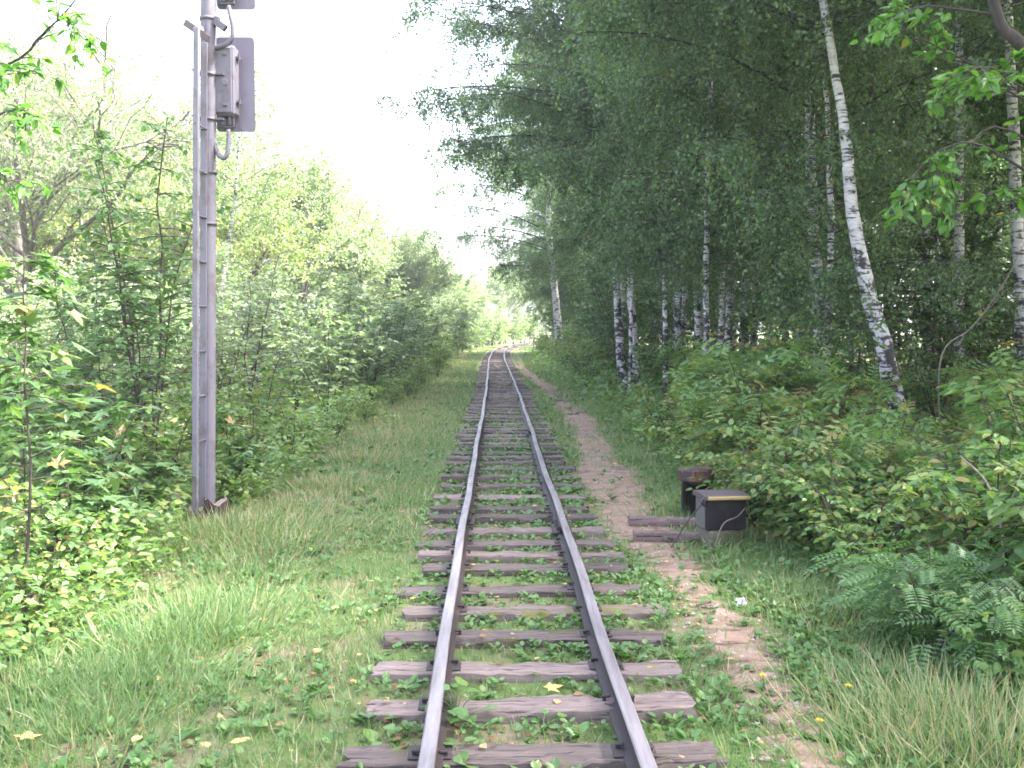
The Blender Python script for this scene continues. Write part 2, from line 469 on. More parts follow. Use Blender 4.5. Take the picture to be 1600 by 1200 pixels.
M["yellow"] = make_metal_paint("ochre_edge_paint", (0.40, 0.28, 0.12), (0.29, 0.20, 0.10), 0.6, 0.0, 25)
M["stone"] = make_soil("mossy_concrete", [(0.10, 0.09, 0.07), (0.17, 0.15, 0.12), (0.24, 0.21, 0.17)], 6, (0.07, 0.085, 0.03), (0.48, 0.6), 4)
M["ground"] = make_soil("woodland_soil", [(0.10, 0.075, 0.055), (0.18, 0.135, 0.10), (0.27, 0.205, 0.155)], 3.5, (0.095, 0.135, 0.045), (0.36, 0.54), 1.3)
M["path"] = make_soil("trodden_pinkish_earth", [(0.155, 0.102, 0.08), (0.25, 0.168, 0.132), (0.34, 0.24, 0.195)], 5, (0.13, 0.13, 0.065), (0.52, 0.66), 3.2)
M["road"] = make_soil("pale_gravel_road", [(0.42, 0.38, 0.33), (0.5, 0.45, 0.4), (0.56, 0.5, 0.45)], 1)
M["white_paper"] = make_metal_paint("crumpled_white_plastic", (0.75, 0.78, 0.78), (0.6, 0.62, 0.62), 0.5)
M["dandelion"] = make_metal_paint("dandelion_yellow", (0.65, 0.48, 0.02), (0.55, 0.40, 0.02), 0.7)
M["stump"] = bark("rotten_red_brown_wood", (0.02, 0.010, 0.011), (0.075, 0.036, 0.033), (9, 9, 2))
M["stump_top"] = bark("pale_cut_wood", (0.12, 0.085, 0.08), (0.30, 0.25, 0.25), (9, 9, 9))
M["pebble"] = make_metal_paint("pale_pebble", (0.32, 0.27, 0.25), (0.22, 0.18, 0.16), 0.8)

# ------------------------------------------------------------------ leaf templates (x across, y along, z up), length 1
KITE = ([(0, 0, 0), (-.42, .38, .07), (.42, .38, .07), (0, 1, -.06)], [(0, 3, 1), (0, 2, 3)])
OVATE = ([(0, 0, 0), (-.24, .22, .06), (-.27, .52, .05), (-.13, .82, .0), (0, 1.0, -.10), (.13, .82, .0), (.27, .52, .05), (.24, .22, .06), (0, .5, 0)],
         [(0, 8, 2, 1), (8, 4, 3, 2), (0, 7, 6, 8), (8, 6, 5, 4)])
NARROW = ([(0, 0, 0), (-.09, .4, .02), (.09, .4, .02), (0, 1, -.08)], [(0, 3, 1), (0, 2, 3)])
def maple_tpl():
    # palmate leaf with five pointed lobes, radiating from the petiole end
    lob = [(-128, .42), (-100, .30), (-62, .82), (-36, .40), (-20, .62), (0, 1.0), (20, .62), (36, .40), (62, .82), (100, .30), (128, .42)]
    v = [(0, 0.08, 0)] + [(.78 * r * math.sin(R(a)), .12 + .88 * r * math.cos(R(a)), -.10 * r * r + .05) for a, r in lob]
    f = [(0, i + 1, i) for i in range(1, len(lob))]
    return (v, f)
MAPLE = maple_tpl()
def pinnate_tpl(pairs=7, ll=.24, lw=.085):
    v, f = [], []
    def leaflet(p, d):
        d = np.array(d) / np.linalg.norm(d); s = np.array([-d[1], d[0], 0])
        b = len(v)
        p = np.array(p)
        for q in (p, p + d * ll * .45 + s * lw * .5, p + d * ll + np.array([0, 0, -.03]), p + d * ll * .45 - s * lw * .5):
            v.append(tuple(q))
        f.append((b, b + 3, b + 2, b + 1))
    for i in range(pairs):
        y = .2 + .66 * i / (pairs - 1); z = -.18 * (y - .3) ** 2
        for sx in (-1, 1):
            leaflet((0, y, z), (sx, .35, .05))
    leaflet((0, .86, -.06), (0, 1, -.1))
    b = len(v)
    v += [(-.008, 0, 0), (.008, 0, 0), (.005, .9, -.06), (-.005, .9, -.06)]
    f.append((b, b + 1, b + 2, b + 3))
    return (v, f)
PINNATE = pinnate_tpl()
ASH5 = pinnate_tpl(3, .40, .17)
BLADE = ([(-.5, 0, 0), (.5, 0, 0), (-.38, .45, .05), (.38, .45, .05), (0, 1, .22)], [(0, 1, 3, 2), (2, 3, 4)])

def rdirs(rng, n, zlo=-1, zhi=1):
    z = rng.uniform(zlo, zhi, n); a = rng.uniform(0, 2 * np.pi, n); r = np.sqrt(np.maximum(0, 1 - z * z))
    return np.stack([r * np.cos(a), r * np.sin(a), z], -1)

def curve(pts, n):
    """smooth poly through control points, n samples"""
    pts = np.asarray(pts, float)
    if len(pts) == 2:
        t = np.linspace(0, 1, n)[:, None]
        return pts[0] * (1 - t) + pts[1] * t
    ext = np.vstack([2 * pts[0] - pts[1], pts, 2 * pts[-1] - pts[-2]])
    out = []
    for s in np.linspace(0, len(pts) - 1 - 1e-6, n):
        i = int(s); t = s - i
        p0, p1, p2, p3 = ext[i:i + 4]
        out.append(.5 * ((2 * p1) + (-p0 + p2) * t + (2 * p0 - 5 * p1 + 4 * p2 - p3) * t * t + (-p0 + 3 * p1 - 3 * p2 + p3) * t ** 3))
    return np.array(out)

# ------------------------------------------------------------------ the setting: ground, path, road
def build_ground():
    m = Mesher()
    xs = np.concatenate([-np.geomspace(420, 5.2, 34), np.arange(-5, 5.01, .11), np.geomspace(5.2, 420, 34)])
    ys = np.concatenate([[-60, -20, -6], np.arange(-2, 15, .12), np.arange(15, 45, .45), np.geomspace(45.5, 700, 60)])
    X, Y = np.meshgrid(xs, ys)
    Z = gh(X, Y)
    v = np.stack([X, Y, Z], -1).reshape(-1, 3)
    nx, ny = len(xs), len(ys)
    i = np.arange(nx * ny).reshape(ny, nx)
    q = np.stack([i[:-1, :-1], i[:-1, 1:], i[1:, 1:], i[1:, :-1]], -1).reshape(-1, 4)
    m.raw(v, q.ravel(), np.full(len(q), 4), 0, .5, True)
    tag(m.build("ground", M["ground"]), "bare woodland soil with moss under the grass and shrubs", kind="structure")
build_ground()

PATH_PTS = [(1.22, 3.0), (1.20, 4.9), (1.20, 6.3), (1.13, 8.15), (1.06, 10.6), (1.14, 13.7), (1.26, 18), (1.22, 22.4), (.98, 31), (.68, 38), (.45, 46), (.35, 56)]
_pp = curve([(x, y, 0) for x, y in PATH_PTS], 400)
def path_dist(x, y):
    return np.abs(np.asarray(x) - np.interp(y, _pp[:, 1], _pp[:, 0]))
def path_half(y):
    y = np.asarray(y, float)
    return 0.20 + 0.045 * np.sin(y * 1.7) + 0.05 * np.sin(y * .63 + 1) - .10 * (1 - sstep(4.2, 6.2, y)) + .09 * sstep(9, 13, y) * (1 - .6 * sstep(15, 22, y))
def build_path():
    m = Mesher()
    rng = np.random.default_rng(3)
    n, k = 700, 9
    c = curve([(x, y, 0) for x, y in PATH_PTS], n)
    rows = []
    jl = np.convolve(rng.normal(0, .14, n), np.ones(3) / 3, 'same'); jr = np.convolve(rng.normal(0, .14, n), np.ones(3) / 3, 'same')
    for j in range(n):
        h = float(path_half(c[j, 1])) * (1 if c[j, 1] < 36 else max(.15, 1 - (c[j, 1] - 36) / 22))
        xa, xb = c[j, 0] - h + jl[j], c[j, 0] + h + jr[j]
        x = np.linspace(xa, xb, k); y = np.full(k, c[j, 1])
        z = gh(x, y) + 0.014 - np.array([.012, .004, 0, 0, 0, 0, 0, .004, .012])
        rows.append(np.stack([x, y, z], -1))
    v = np.array(rows).reshape(-1, 3)
    i = np.arange(n * k).reshape(n, k)
    q = np.stack([i[:-1, :-1], i[:-1, 1:], i[1:, 1:], i[1:, :-1]], -1).reshape(-1, 4)
    m.raw(v, q.ravel(), np.full(len(q), 4), 0, .5, True)
    tag(m.build("dirt_path", M["path"]), "narrow trodden earth path along the right side of the track", kind="structure")
build_path()
def build_road():
    m = Mesher()
    v = [(-160, 108, -.17), (-24, 104, -.17), (-24, 116, -.17), (-160, 122, -.17)]
    m.poly(v, [(0, 1, 2, 3)])
    tag(m.build("road", M["road"]), "pale sunlit road beyond the thicket on the left", kind="structure")
build_road()

# ------------------------------------------------------------------ railway track
GAUGE = 0.80
SL_TOP = 0.050
RAIL_TOP = 0.18
def frame_at(y):
    d = (xc(y + .2) - xc(y - .2)) / .4
    t = np.array([d, 1.0]); t /= np.linalg.norm(t)
    return float(xc(y)), t, np.array([t[1], -t[0]])
track = empty("railway_track", (0, 0, 0), "narrow gauge railway track on weathered sleepers curving away through the trees", "railway track")

def sleeper_mesh(rng):
    L, Wd, H = 1.5 + rng.uniform(-.05, .05), .185 + rng.uniform(-.02, .03), .14
    nl, nw = 30, 6
    m = Mesher()
    # top and sides as one rough skin: cross-section profile swept along the length
    prof = [(-.5, -1), (-.5, -.3), (-.48, -.04), (-.42, 0), (-.22, 0), (0, 0), (.22, 0), (.42, 0), (.48, -.04), (.5, -.3), (.5, -1)]
    xs = np.linspace(-L / 2, L / 2, nl)
    k = len(prof)
    v = np.zeros((nl, k, 3))
    edge1 = np.cumsum(rng.normal(0, .0022, nl)); edge2 = np.cumsum(rng.normal(0, .0022, nl))
    edge1 -= edge1.mean(); edge2 -= edge2.mean()
    for j, (a, b) in enumerate(prof):
        v[:, j, 0] = xs + rng.normal(0, .003, nl)
        v[:, j, 1] = a * Wd + (edge1 if a < 0 else edge2) * (abs(a) > .3) + rng.normal(0, .0012, nl)
        v[:, j, 2] = b * H + rng.normal(0, .0028, nl)
    for _ in range(3):   # chipped corners
        i0 = rng.integers(0, nl); s = rng.integers(0, 2)
        for i in range(max(0, i0 - 1), min(nl, i0 + 2)):
            v[i, 7 if s else 3, 2] -= .014; v[i, 8 if s else 2, 2] -= .02
    v[0, :, 0] += rng.normal(0, .012, k); v[-1, :, 0] += rng.normal(0, .012, k)
    i = np.arange(nl * k).reshape(nl, k)
    q = np.stack([i[:-1, :-1], i[1:, :-1], i[1:, 1:], i[:-1, 1:]], -1).reshape(-1, 4)
    m.raw(v.reshape(-1, 3), q.ravel(), np.full(len(q), 4))
    m.poly(v[0], [list(range(k))]); m.poly(v[-1], [list(range(k))[::-1]])
    return m, L
def spike_into(m, x, y, s):
    """hook-headed rail spike at x (rail side s)"""
    m.box((x, y, .008), (.016, .018, .03), 0, 0, .003)
    m.box((x - s * .008, y, .023), (.036, .024, .012), 0, 0, .004)
srng = np.random.default_rng(21)
sl_var = []
for i in range(10):
    m, L = sleeper_mesh(srng)
    o = m.build("sleeper", M["sleeper"], track)
    sl_var.append(o)
plate_m = Mesher(); plate_m.box((0, 0, .004), (.17, .13, .009), 0, 0, .003)
plate_proto = plate_m.build("tie_plate", M["dark_iron"])
sp_m = Mesher(); spike_into(sp_m, 0, 0, 1)
spike_proto = sp_m.build("spike", M["dark_iron"])
SLEEPERS = []
near_rows = [1175, 1100, 1040, 992, 950, 916, 884, 865, 846, 827, 806, 792, 775, 758, 744, 731]
near_ext = [(522, 1140), (540, 1110), (573, 1070), (590, 1043), (620, 1055), (622, 1003), (655, 998), (632, 1000), (650, 966), (655, 955), (672, 930), (668, 928), (660, 935), (685, 915), (690, 905), (695, 900)]
ylist = []
for r, (a, b) in zip(near_rows, near_ext):
    ga, gb = G(a, r, SL_TOP), G(b, r, SL_TOP)
    ylist.append((ga[1], (ga[0] + gb[0]) / 2))
first = ylist[0][0]
ylist = [(first - 1.06, None), (first - .54, None)] + ylist
y = ylist[-1][0]
while y < 150:
    y += .55 + srng.uniform(-.05, .05) - (.09 if 22 < y < 40 else 0)
    ylist.append((y, None))
stuff_m = None
used = set()
for i, (y, cx) in enumerate(ylist):
    x, t, nrm = frame_at(y)
    if cx is None: cx = x + srng.normal(0, .035)
    rz = -math.atan2(t[0], t[1]) + srng.normal(0, .012)
    z = SL_TOP + srng.normal(0, .006)
    vi = i % 10
    if i < 100:
        if vi in used:
            o = sl_var[vi].copy(); COL.objects.link(o); o.parent = track
        else:
            o = sl_var[vi]; used.add(vi)
        o.location = (cx, y, z); o.rotation_euler = (srng.normal(0, .012), srng.normal(0, .010), rz + (math.pi if i % 3 == 1 else 0))
        if i < 26:
            flip = (i % 3 == 1)
            for s in (-1, 1):
                lx = (x + s * GAUGE / 2 - cx)
                for w in (-1, 1):
                    c = spike_proto.copy(); COL.objects.link(c); c.parent = o
                    px_ = lx + w * .062
                    c.location = ((-px_ if flip else px_), srng.uniform(-.05, .05), 0.0)
                    c.rotation_euler = (0, 0, (math.pi if (w < 0) != flip else 0))
                if i % 2 == 0 or srng.random() < .4:
                    c = plate_proto.copy(); COL.objects.link(c); c.parent = o
                    c.location = ((-lx if flip else lx), 0, 0)
    else:
        if stuff_m is None: stuff_m = Mesher()
        stuff_m.box((cx, y, z - .07), (1.5, .18, .14), rz, 0, .01)
if stuff_m:
    tag(stuff_m.build("distant_sleepers", M["sleeper"], track), kind="stuff")
bpy.data.objects.remove(plate_proto); bpy.data.objects.remove(spike_proto)

def rail_piece(side, y0, y1):
    n = max(4, int((y1 - y0) / (.35 if y0 < 30 else .8)))
    ys = np.linspace(y0, y1, n)
    prof = [(-.047, .0), (.047, .0), (.047, .008), (.010, .018), (.007, .024), (.007, .082), (.029, .090), (.031, .100), (.030, .113), (.024, .118),
            (-.024, .118), (-.030, .113), (-.031, .100), (-.029, .090), (-.007, .082), (-.007, .024), (-.010, .018), (-.047, .008)]
    k = len(prof)
    v = np.zeros((n, k, 3))
    for i, y in enumerate(ys):
        x, t, nr = frame_at(y)
        wob = .006 * math.sin(y * .8 + side) + .004 * math.sin(y * 2.1)
        for j, (a, b) in enumerate(prof):
            o = side * GAUGE / 2 + a + wob
            v[i, j] = (x + nr[0] * o, y + nr[1] * o, SL_TOP + b + .003 * math.sin(y * .9 + side))
    idx = np.arange(n * k).reshape(n, k); nx = np.roll(idx, -1, axis=1)
    q = np.stack([idx[:-1], idx[1:], nx[1:], nx[:-1]], -1)
    m = Mesher()
    mi = np.broadcast_to(np.array([1 if j in (8, 9, 10) else 0 for j in range(k)])[None], q.shape[:2])
    sm = np.zeros(q.shape[:2], bool)
    m.raw(v.reshape(-1, 3), q.reshape(-1, 4).ravel(), np.full(q.shape[0] * k, 4), mi.ravel(), .5, sm.ravel())
    m.poly(v[0], [list(range(k))]); m.poly(v[-1], [list(range(k))[::-1]])
    return m.build("rail", [M["rail_side"], M["rail_top"]], track)
def fishplate(rail, side, y):
    x, t, nr = frame_at(y)
    for w in (-1, 1):
        m = Mesher()
        o = side * GAUGE / 2 + w * .019
        c = np.array([x + nr[0] * o, y + nr[1] * o, SL_TOP + .055])
        rz = -math.atan2(t[0], t[1])
        m.box(c, (.020, .44, .052), rz, 0, .005)
        for b in (-.15, -.055, .055, .15):
            p = c + np.array([nr[0] * w * .018 + t[0] * b, nr[1] * w * .018 + t[1] * b, 0])
            m.box(p, (.026, .030, .030), rz, 0, .006)
        m.box(c + np.array([nr[0] * w * .03, nr[1] * w * .03, -.036]), (.06, .40, .012), rz, 0, .003)
        m.build("fishplate", M["dark_iron"], rail)
for side, j0 in ((-1, 9.0), (1, 8.6)):
    cuts = [1.0] + [j0 + 8.0 * k for k in range(0, 18)]
    for a, b in zip(cuts[:-1], cuts[1:]):
        r = rail_piece(side, a + .003, b - .003)
        if b < 50: fishplate(r, side, b)

# ------------------------------------------------------------------ signal mast
def build_mast():
    Y0 = 9.5
    b = P(323.5, 812, Y0); tp = P(326, -170, Y0)
    gz = ghf(b[0], b[1])
    root = empty("signal_mast", (b[0], b[1], gz), "lilac grey steel signal mast with ladder seen from behind", "signal")
    o = np.array([b[0], b[1], gz])
    def W_(px, py, dy=0.0): return P(px, py, Y0 + dy) - o
    pb = W_(323.5, 812); pb[2] = -.3
    pt = W_(326, -170)
    m = Mesher(); m.tubes(np.linspace(pb, pt, 12), .069, 20, cap=True)
    m.build("pole", M["mast"], root)
    # foundation collar
    m = Mesher(); m.box((pb[0], pb[1], .02), (.34, .34, .22), .2, 0, .03)
    m.build("footing", M["stone"], root)
    # ladder: near and far stile, rungs between; seen almost edge on
    ln0, ln1 = W_(304, 805, -.40), W_(306, 42, -.40)
    lf0, lf1 = W_(316.5, 800, -.13), W_(319, 66, -.13)
    lad = Mesher()
    def bar(a, c, w, d, mm, mi=0):
        a = np.asarray(a, float); c = np.asarray(c, float)
        z = unit(c - a); x = unit(np.cross(np.array([0, 1.0, 0]), z)); y = np.cross(z, x)
        rot = np.stack([x, y, z], -1)
        mm.box((a + c) / 2, (w, d, np.linalg.norm(c - a)), 0, mi, .004, rot)
    ladder = Mesher(); bar(ln0, ln1, .046, .012, ladder); bar(ln0 + [.020, .02, 0], ln1 + [.020, .02, 0], .008, .046, ladder)
    st1 = ladder.build("ladder_stile", M["mast"], root)
    l2 = Mesher(); bar(lf0, lf1, .060, .012, l2); bar(lf0 + [-.026, .02, 0], lf1 + [-.026, .02, 0], .008, .046, l2)
    l2.build("ladder_stile", M["mast"], root)
    for k in range(11):
        py = 687 - 69.3 * k if k < 8 else None
        if py is None: break
        z = W_(316, py, -.13)[2]
        f = (z - ln0[2]) / (ln1[2] - ln0[2]); pn = ln0 + (ln1 - ln0) * f
        f = (z - lf0[2]) / (lf1[2] - lf0[2]); pf = lf0 + (lf1 - lf0) * f
        rm = Mesher()
        rm.tubes(np.linspace(pn + [.0, -.01, 0], pf + [.02, -.016, 0], 3), .009, 8, cap=True)
        rm.tubes(np.linspace(pf + [-.032, -.014, 0], pf + [.036, -.014, 0], 3), .009, 8, cap=True)
        rm.build("ladder_rung", M["mast_dark"], root)
    def pole_at(py): 
        z = W_(325, py)[2]; f = (z - pb[2]) / (pt[2] - pb[2]); return pb + (pt - pb) * f
    # bands round the pole holding the ladder and the heads
    for py in (30, 117, 187, 270, 350):
        c = pole_at(py)
        bm = Mesher()
        revolve(bm, [(.071, -.014), (.078, -.014), (.078, .014), (.071, .014)], 24, c)
        if py > 100:
            bar(c + np.array([-.05, -.06, 0]), c + np.array([-.085, -.20, 0]), .012, .03, bm)
        if py in (117, 187):
            bm.box(c + np.array([.10, -.01, 0]), (.09, .05, .022), 0, 0, .004)
        bm.build("pole_band", M["mast_dark"], root)
    # star shaped top bracket of the ladder
    c = pole_at(58)
    bm = Mesher()
    bar(c + np.array([.03, -.075, -.04]), c + np.array([-.10, -.36, .03]), .06, .014, bm)
    bar(c + np.array([-.02, -.08, .05]), c + np.array([-.11, -.30, .02]), .045, .014, bm)
    bm.build("ladder_bracket", M["mast_dark"], root)
    # signal heads
    def head(py0, py1, full):
        h = empty_part = None
        yb = .16
        A, B, C = W_(337, py0, yb), W_(397, py0 + 3, yb), W_(394, py1, yb)
        w = B[0] - A[0]; hh = A[2] - C[2]
        cx, cz = (A[0] + B[0]) / 2, (A[2] + C[2]) / 2
        rc = .035
        pm = Mesher()
        out = []
        for (sx, sz, a0) in ((1, 1, 0), (-1, 1, 90), (-1, -1, 180), (1, -1, 270)):
            for a in range(0, 91, 15):
                out.append((cx + sx * (w / 2 - rc) + rc * math.cos(R(a0 + a)), cz + sz * (hh / 2 - rc) + rc * math.sin(R(a0 + a))))
        n = len(out)
        v = [(x, A[1] - .006, z) for x, z in out] + [(x, A[1] + .010, z) for x, z in out]
        f = [list(range(n))] + [list(range(2 * n - 1, n - 1, -1))] + [[i, n + i, n + (i + 1) % n, (i + 1) % n] for i in range(n)]
        pm.poly(v, f)
        plate = pm.build("backing_plate", M["plate"], root)
        # housing in front of the plate (towards the camera)
        hw, hd, hl = .190, .15, hh * .735
        hx = A[0] + .022 + hw / 2; hz = cz + .004
        hy = A[1] - .006 - hd / 2
        hm = Mesher(); hm.box((hx, hy, hz), (hw, hd, hl), 0, 0, .022)
        hm.box((hx - .008, hy - hd / 2 - .004, hz), (hw - .045, .016, hl - .05), 0, 0, .006)
        housing = hm.build("signal_housing", M["mast"], root)
        for dz in (hl * .36, -hl * .36):
            q = Mesher(); q.box((hx + .005, hy - hd / 2 - .018, hz + dz), (.040, .022, .018), 0, 0, .003)
            q.build("lug", M["mast_dark"], housing)
        q = Mesher(); revolve(q, [(.024, -.004), (.029, -.004), (.029, .004), (.024, .004)], 20, (hx + .002, hy - hd / 2 - .014, hz - .02), 0, Matrix.Rotation(R(90), 3, 'X'))
        q.build("round_boss", M["mast"], housing)
        for dz in (hl * .33, -hl * .30):
            q = Mesher(); q.box((hx + hw / 2 + .010, hy - .01, hz + dz), (.045, .09, .020), 0, 0, .004)
            q.tubes(np.linspace([hx + hw / 2 + .030, hy - .05, hz + dz - .03], [hx + hw / 2 + .030, hy - .05, hz + dz + .03], 2), .010, 10, cap=True)
            q.build("hinge", M["mast_dark"], housing)
        # catch under the housing
        q = Mesher(); q.box((hx - .04, hy, hz - hl / 2 - .045), (.05, .06, .07), .3, 0, .006); q.box((hx + .03, hy - .02, hz - hl / 2 - .035), (.030, .030, .085), 0, 0, .005)
        q.box((hx - .005, hy, hz - hl / 2 - .09), (.13, .05, .02), 0, 0, .004); q.box((hx + .062, hy - .02, hz - hl / 2 - .05), (.012, .03, .10), .2, 0, .003)
        q.build("catch", M["mast_dark"], root)
        # arms that carry the head
        q = Mesher()
        for dz in (hl * .22, -hl * .30):
            bar(np.array([pole_at(py1)[0] + .05, .03, hz + dz]), np.array([A[0] + .12, A[1] - .01, hz + dz]), .045, .02, q)
        q.build("head_arm", M["mast_dark"], root)
        # two hooded lamps on the far side
        for dz in (hh * .22, -hh * .22):
            q = Mesher(); revolve(q, [(.0, .005), (.085, .005), (.10, .03), (.105, .16), (.098, .16), (.094, .03)], 24, (cx, A[1] + .008, cz + dz), 0, Matrix.Rotation(R(-90), 3, 'X'))
            q.build("lamp_hood", M["black_box"], root)
        # swan-neck conduit from below the head back into the pole
        if full:
            pts = [W_(357, 203, -.02), W_(357.5, 222, -.05), W_(354, 243, -.07), W_(346, 246, -.06), W_(338, 234, -.02), W_(333, 214, 0)]
        else:
            pts = [W_(357, 10, -.02), W_(361, 28, -.05), W_(364, 48, -.07), W_(360, 64, -.07), W_(350, 71, -.04), W_(330, 76, 0)]
        q = Mesher(); q.tubes(curve(pts, 24), .021, 12)
        q.build("conduit", M["mast"], root)
    head(58, 206, True)
    head(-134, 15, False)
    # clamp lever by the upper band
    c = pole_at(34)
    bm = Mesher(); bar(c + np.array([.06, -.03, .0]), c + np.array([.165, -.05, -.075]), .06, .05, bm); bm.box(c + np.array([.085, -.03, .01]), (.05, .06, .05), 0, 0, .006)
    bm.build("clamp", M["mast_dark"], root)
    # an iron shoe by the base
build_mast()

# ------------------------------------------------------------------ stump beside the mast
def build_stump():
    g = P(340, 828, 9.25); x, y = g[0], 9.2
    z = ghf(x, y)
    root = empty("tree_stump", (x, y, z), "small rotten red brown stump at the foot of the signal mast", "tree stump")
    rng = np.random.default_rng(8)
    m = Mesher(); k = 18
    a = np.arange(k) / k * 2 * np.pi
    rows = []
    for h, r in ((-.05, .145), (.04, .120), (.10, .104), (.202, .094)):
        rr = r * (1 + .14 * np.sin(5 * a + 1) + rng.normal(0, .05, k))
        hz = h + (rng.normal(0, .012, k) + .025 * np.sin(a * 2 + .6) if h > .2 else 0)
        rows.append(np.stack([rr * np.cos(a), rr * np.sin(a), hz * np.ones(k)], -1))
    v = np.array(rows).reshape(-1, 3)
    f = [[i * k + j, i * k + (j + 1) % k, (i + 1) * k + (j + 1) % k, (i + 1) * k + j] for i in range(3) for j in range(k)]
    m.poly(v, f)
    m.build("bark", M["stump"], root)
    m = Mesher()
    top = rows[-1] * np.array([.93, .93, 1.0]) - np.array([0, 0, .012])
    m.poly(np.vstack([top, [[0, 0, .17]]]), [[j, (j + 1) % k, k] for j in range(k)])
    m.build("cut_face", M["stump_top"], root)
build_stump()

# ------------------------------------------------------------------ points box, cable post, timbers
def build_box():
    Y0 = 8.35
    c = P(1126, 812, Y0); x = c[0]; gz = ghf(x, Y0)
    root = empty("lineside_box", (x, Y0, gz), "black lineside equipment box with ochre lid edge beside the path", "equipment box", rz=R(7))
    zb = P(1126, 829, Y0 - .15)[2] - gz     # bottom of the body
    zt = P(1126, 782, Y0 - .15)[2] - gz
    h = zt - zb
    m = Mesher(); m.box((0, .02, zb / 2 - .05), (.30, .30, zb + .1 - .004), .1, 0, .02)
    m.build("footing", M["stone"], root)
    m = Mesher(); m.box((0, 0, zb + h / 2), (.325, .27, h), 0, 0, .008)
    body = m.build("body", M["black_box"], root)
    m = Mesher(); m.box((-.166, 0, zb + h / 2), (.008, .24, h * .94), 0, 0, .003)  # left face of the body, in a paler grey than the rest
    m.build("pale_left_face", M["box_side"], body)
    m = Mesher()
    # gently pitched lid with overhang
    w, d = .365, .33
    v = [(-w / 2, -d / 2, zt), (w / 2, -d / 2, zt), (w / 2, d / 2, zt), (-w / 2, d / 2, zt),
         (-w / 2, -d / 2, zt + .030), (w / 2, -d / 2, zt + .030), (w / 2, -.02, zt + .042), (w / 2, d / 2, zt + .036), (-w / 2, d / 2, zt + .036), (-w / 2, -.02, zt + .042)]
    v = [(a, b, c_ + .003) for a, b, c_ in v]
    m.poly(v, [(3, 2, 1, 0), (0, 1, 5, 4), (1, 2, 7, 6, 5), (2, 3, 8, 7), (3, 0, 4, 9, 8), (4, 5, 6, 9), (9, 6, 7, 8)])
    lid = m.build("lid", M["box_lid"], root)
    m = Mesher(); m.box((.012, -d / 2 - .007, zt + .020), (w - .02, .014, .030), 0, 0, .006)
    m.build("edge_strip", M["yellow"], lid)
    m = Mesher(); m.tubes(curve([(-.175, -.13, zt + .02), (-.20, -.145, zt - .01), (-.18, -.145, zt - .04)], 8), .011, 8)
    m.build("latch", M["black_box"], root)
    m = Mesher(); m.tubes(curve([(.15, -.141, zb + h * .72), (.08, -.155, zb + h * .45), (-.04, -.19, zb + .06), (-.12, -.22, .03)], 20), .0055, 8)
    m.build("cable", M["pale_twig"], root)
    m = Mesher(); m.tubes(curve([(-.17, -.10, zt - .02), (-.30, -.16, zb + h * .45), (-.46, -.20, .03)], 20), .0055, 8)
    m.build("cable", M["dark_iron"], root)
build_box()
def build_cable_post():
    Y0 = 9.6
    c = P(1087, 770, Y0); x = c[0]; gz = ghf(x, Y0)
    root = empty("cable_post", (x, Y0, gz), "squat cable post under a rusty eight sided cap behind the black box", "cable post", rz=R(12))
    zt = P(1087, 729, Y0)[2] - gz
    zl = P(1087, 753, Y0 - .12)[2] - gz
    Rr = .168
    oct_ = lambda r, z: [(r * math.cos(R(22.5 + 45 * i)), r * math.sin(R(22.5 + 45 * i)) * .9, z) for i in range(8)]
    m = Mesher()
    v = oct_(Rr * .97, zl) + oct_(Rr, zl + .012) + oct_(Rr, zt - .030) + oct_(Rr * .93, zt - .012) + [(0, 0, zt + .004)]
    f = [list(range(7, -1, -1))]
    for r in range(3):
        f += [[r * 8 + i, r * 8 + (i + 1) % 8, (r + 1) * 8 + (i + 1) % 8, (r + 1) * 8 + i] for i in range(8)]
    f += [[24 + i, 24 + (i + 1) % 8, 32] for i in range(8)]
    m.poly(v, f)
    m.build("cap", M["rust_cap"], root)
    m = Mesher(); revolve(m, [(.125, -.1), (.125, zl - .03), (.14, zl - .03), (.14, zl + .004)], 20, (.015, 0, 0))
    m.build("post", M["black_box"], root)
    for dx in (-.145,):
        m = Mesher(); m.tubes(np.linspace([dx, -.05, -.1], [dx, -.05, zl + .004], 3), .014, 8)
        m.build("support_rod", M["dark_iron"], root)
build_cable_post()
rng = np.random.default_rng(31)
for (pxa, pxb, py, Ltxt) in ((983, 1085, 806, "loose old timber lying behind another beside the black box"), (990, 1092, 829, "front loose old timber lying on the path edge beside the black box")):
    a = G(pxa, py, .09); b = G(pxb, py, .09)
    m, L = sleeper_mesh(rng)
    for arr in m.v:
        arr[:, 0] *= (b[0] - a[0] + .06) / L; arr[:, 1] *= .62
    o = m.build("timber", M["timber"])
    o.location = ((a[0] + b[0]) / 2 + .03, (a[1] + b[1]) / 2, ghf(a[0], a[1]) + .085)
    o.rotation_euler = (0, R(1.5), R(-3))
    tag(o, Ltxt, "timber", "loose timbers beside the black box")

# ------------------------------------------------------------------ birches
def limb_poly(rng, p0, az, el, L, n=9, droop=1.0):
    """a limb that starts upward and arches over"""
    t = np.linspace(0, 1, n)
    h = L * (t * math.cos(el) + .12 * t * t)
    z = L * (math.sin(el) * t - droop * .42 * t ** 2.2)
    a = az + np.cumsum(rng.normal(0, .07, n))
    x = np.concatenate([[0], np.cumsum(np.diff(h) * np.cos(a[1:]))])
    y = np.concatenate([[0], np.cumsum(np.diff(h) * np.sin(a[1:]))])
    return p0 + np.stack([x, y, z], -1)

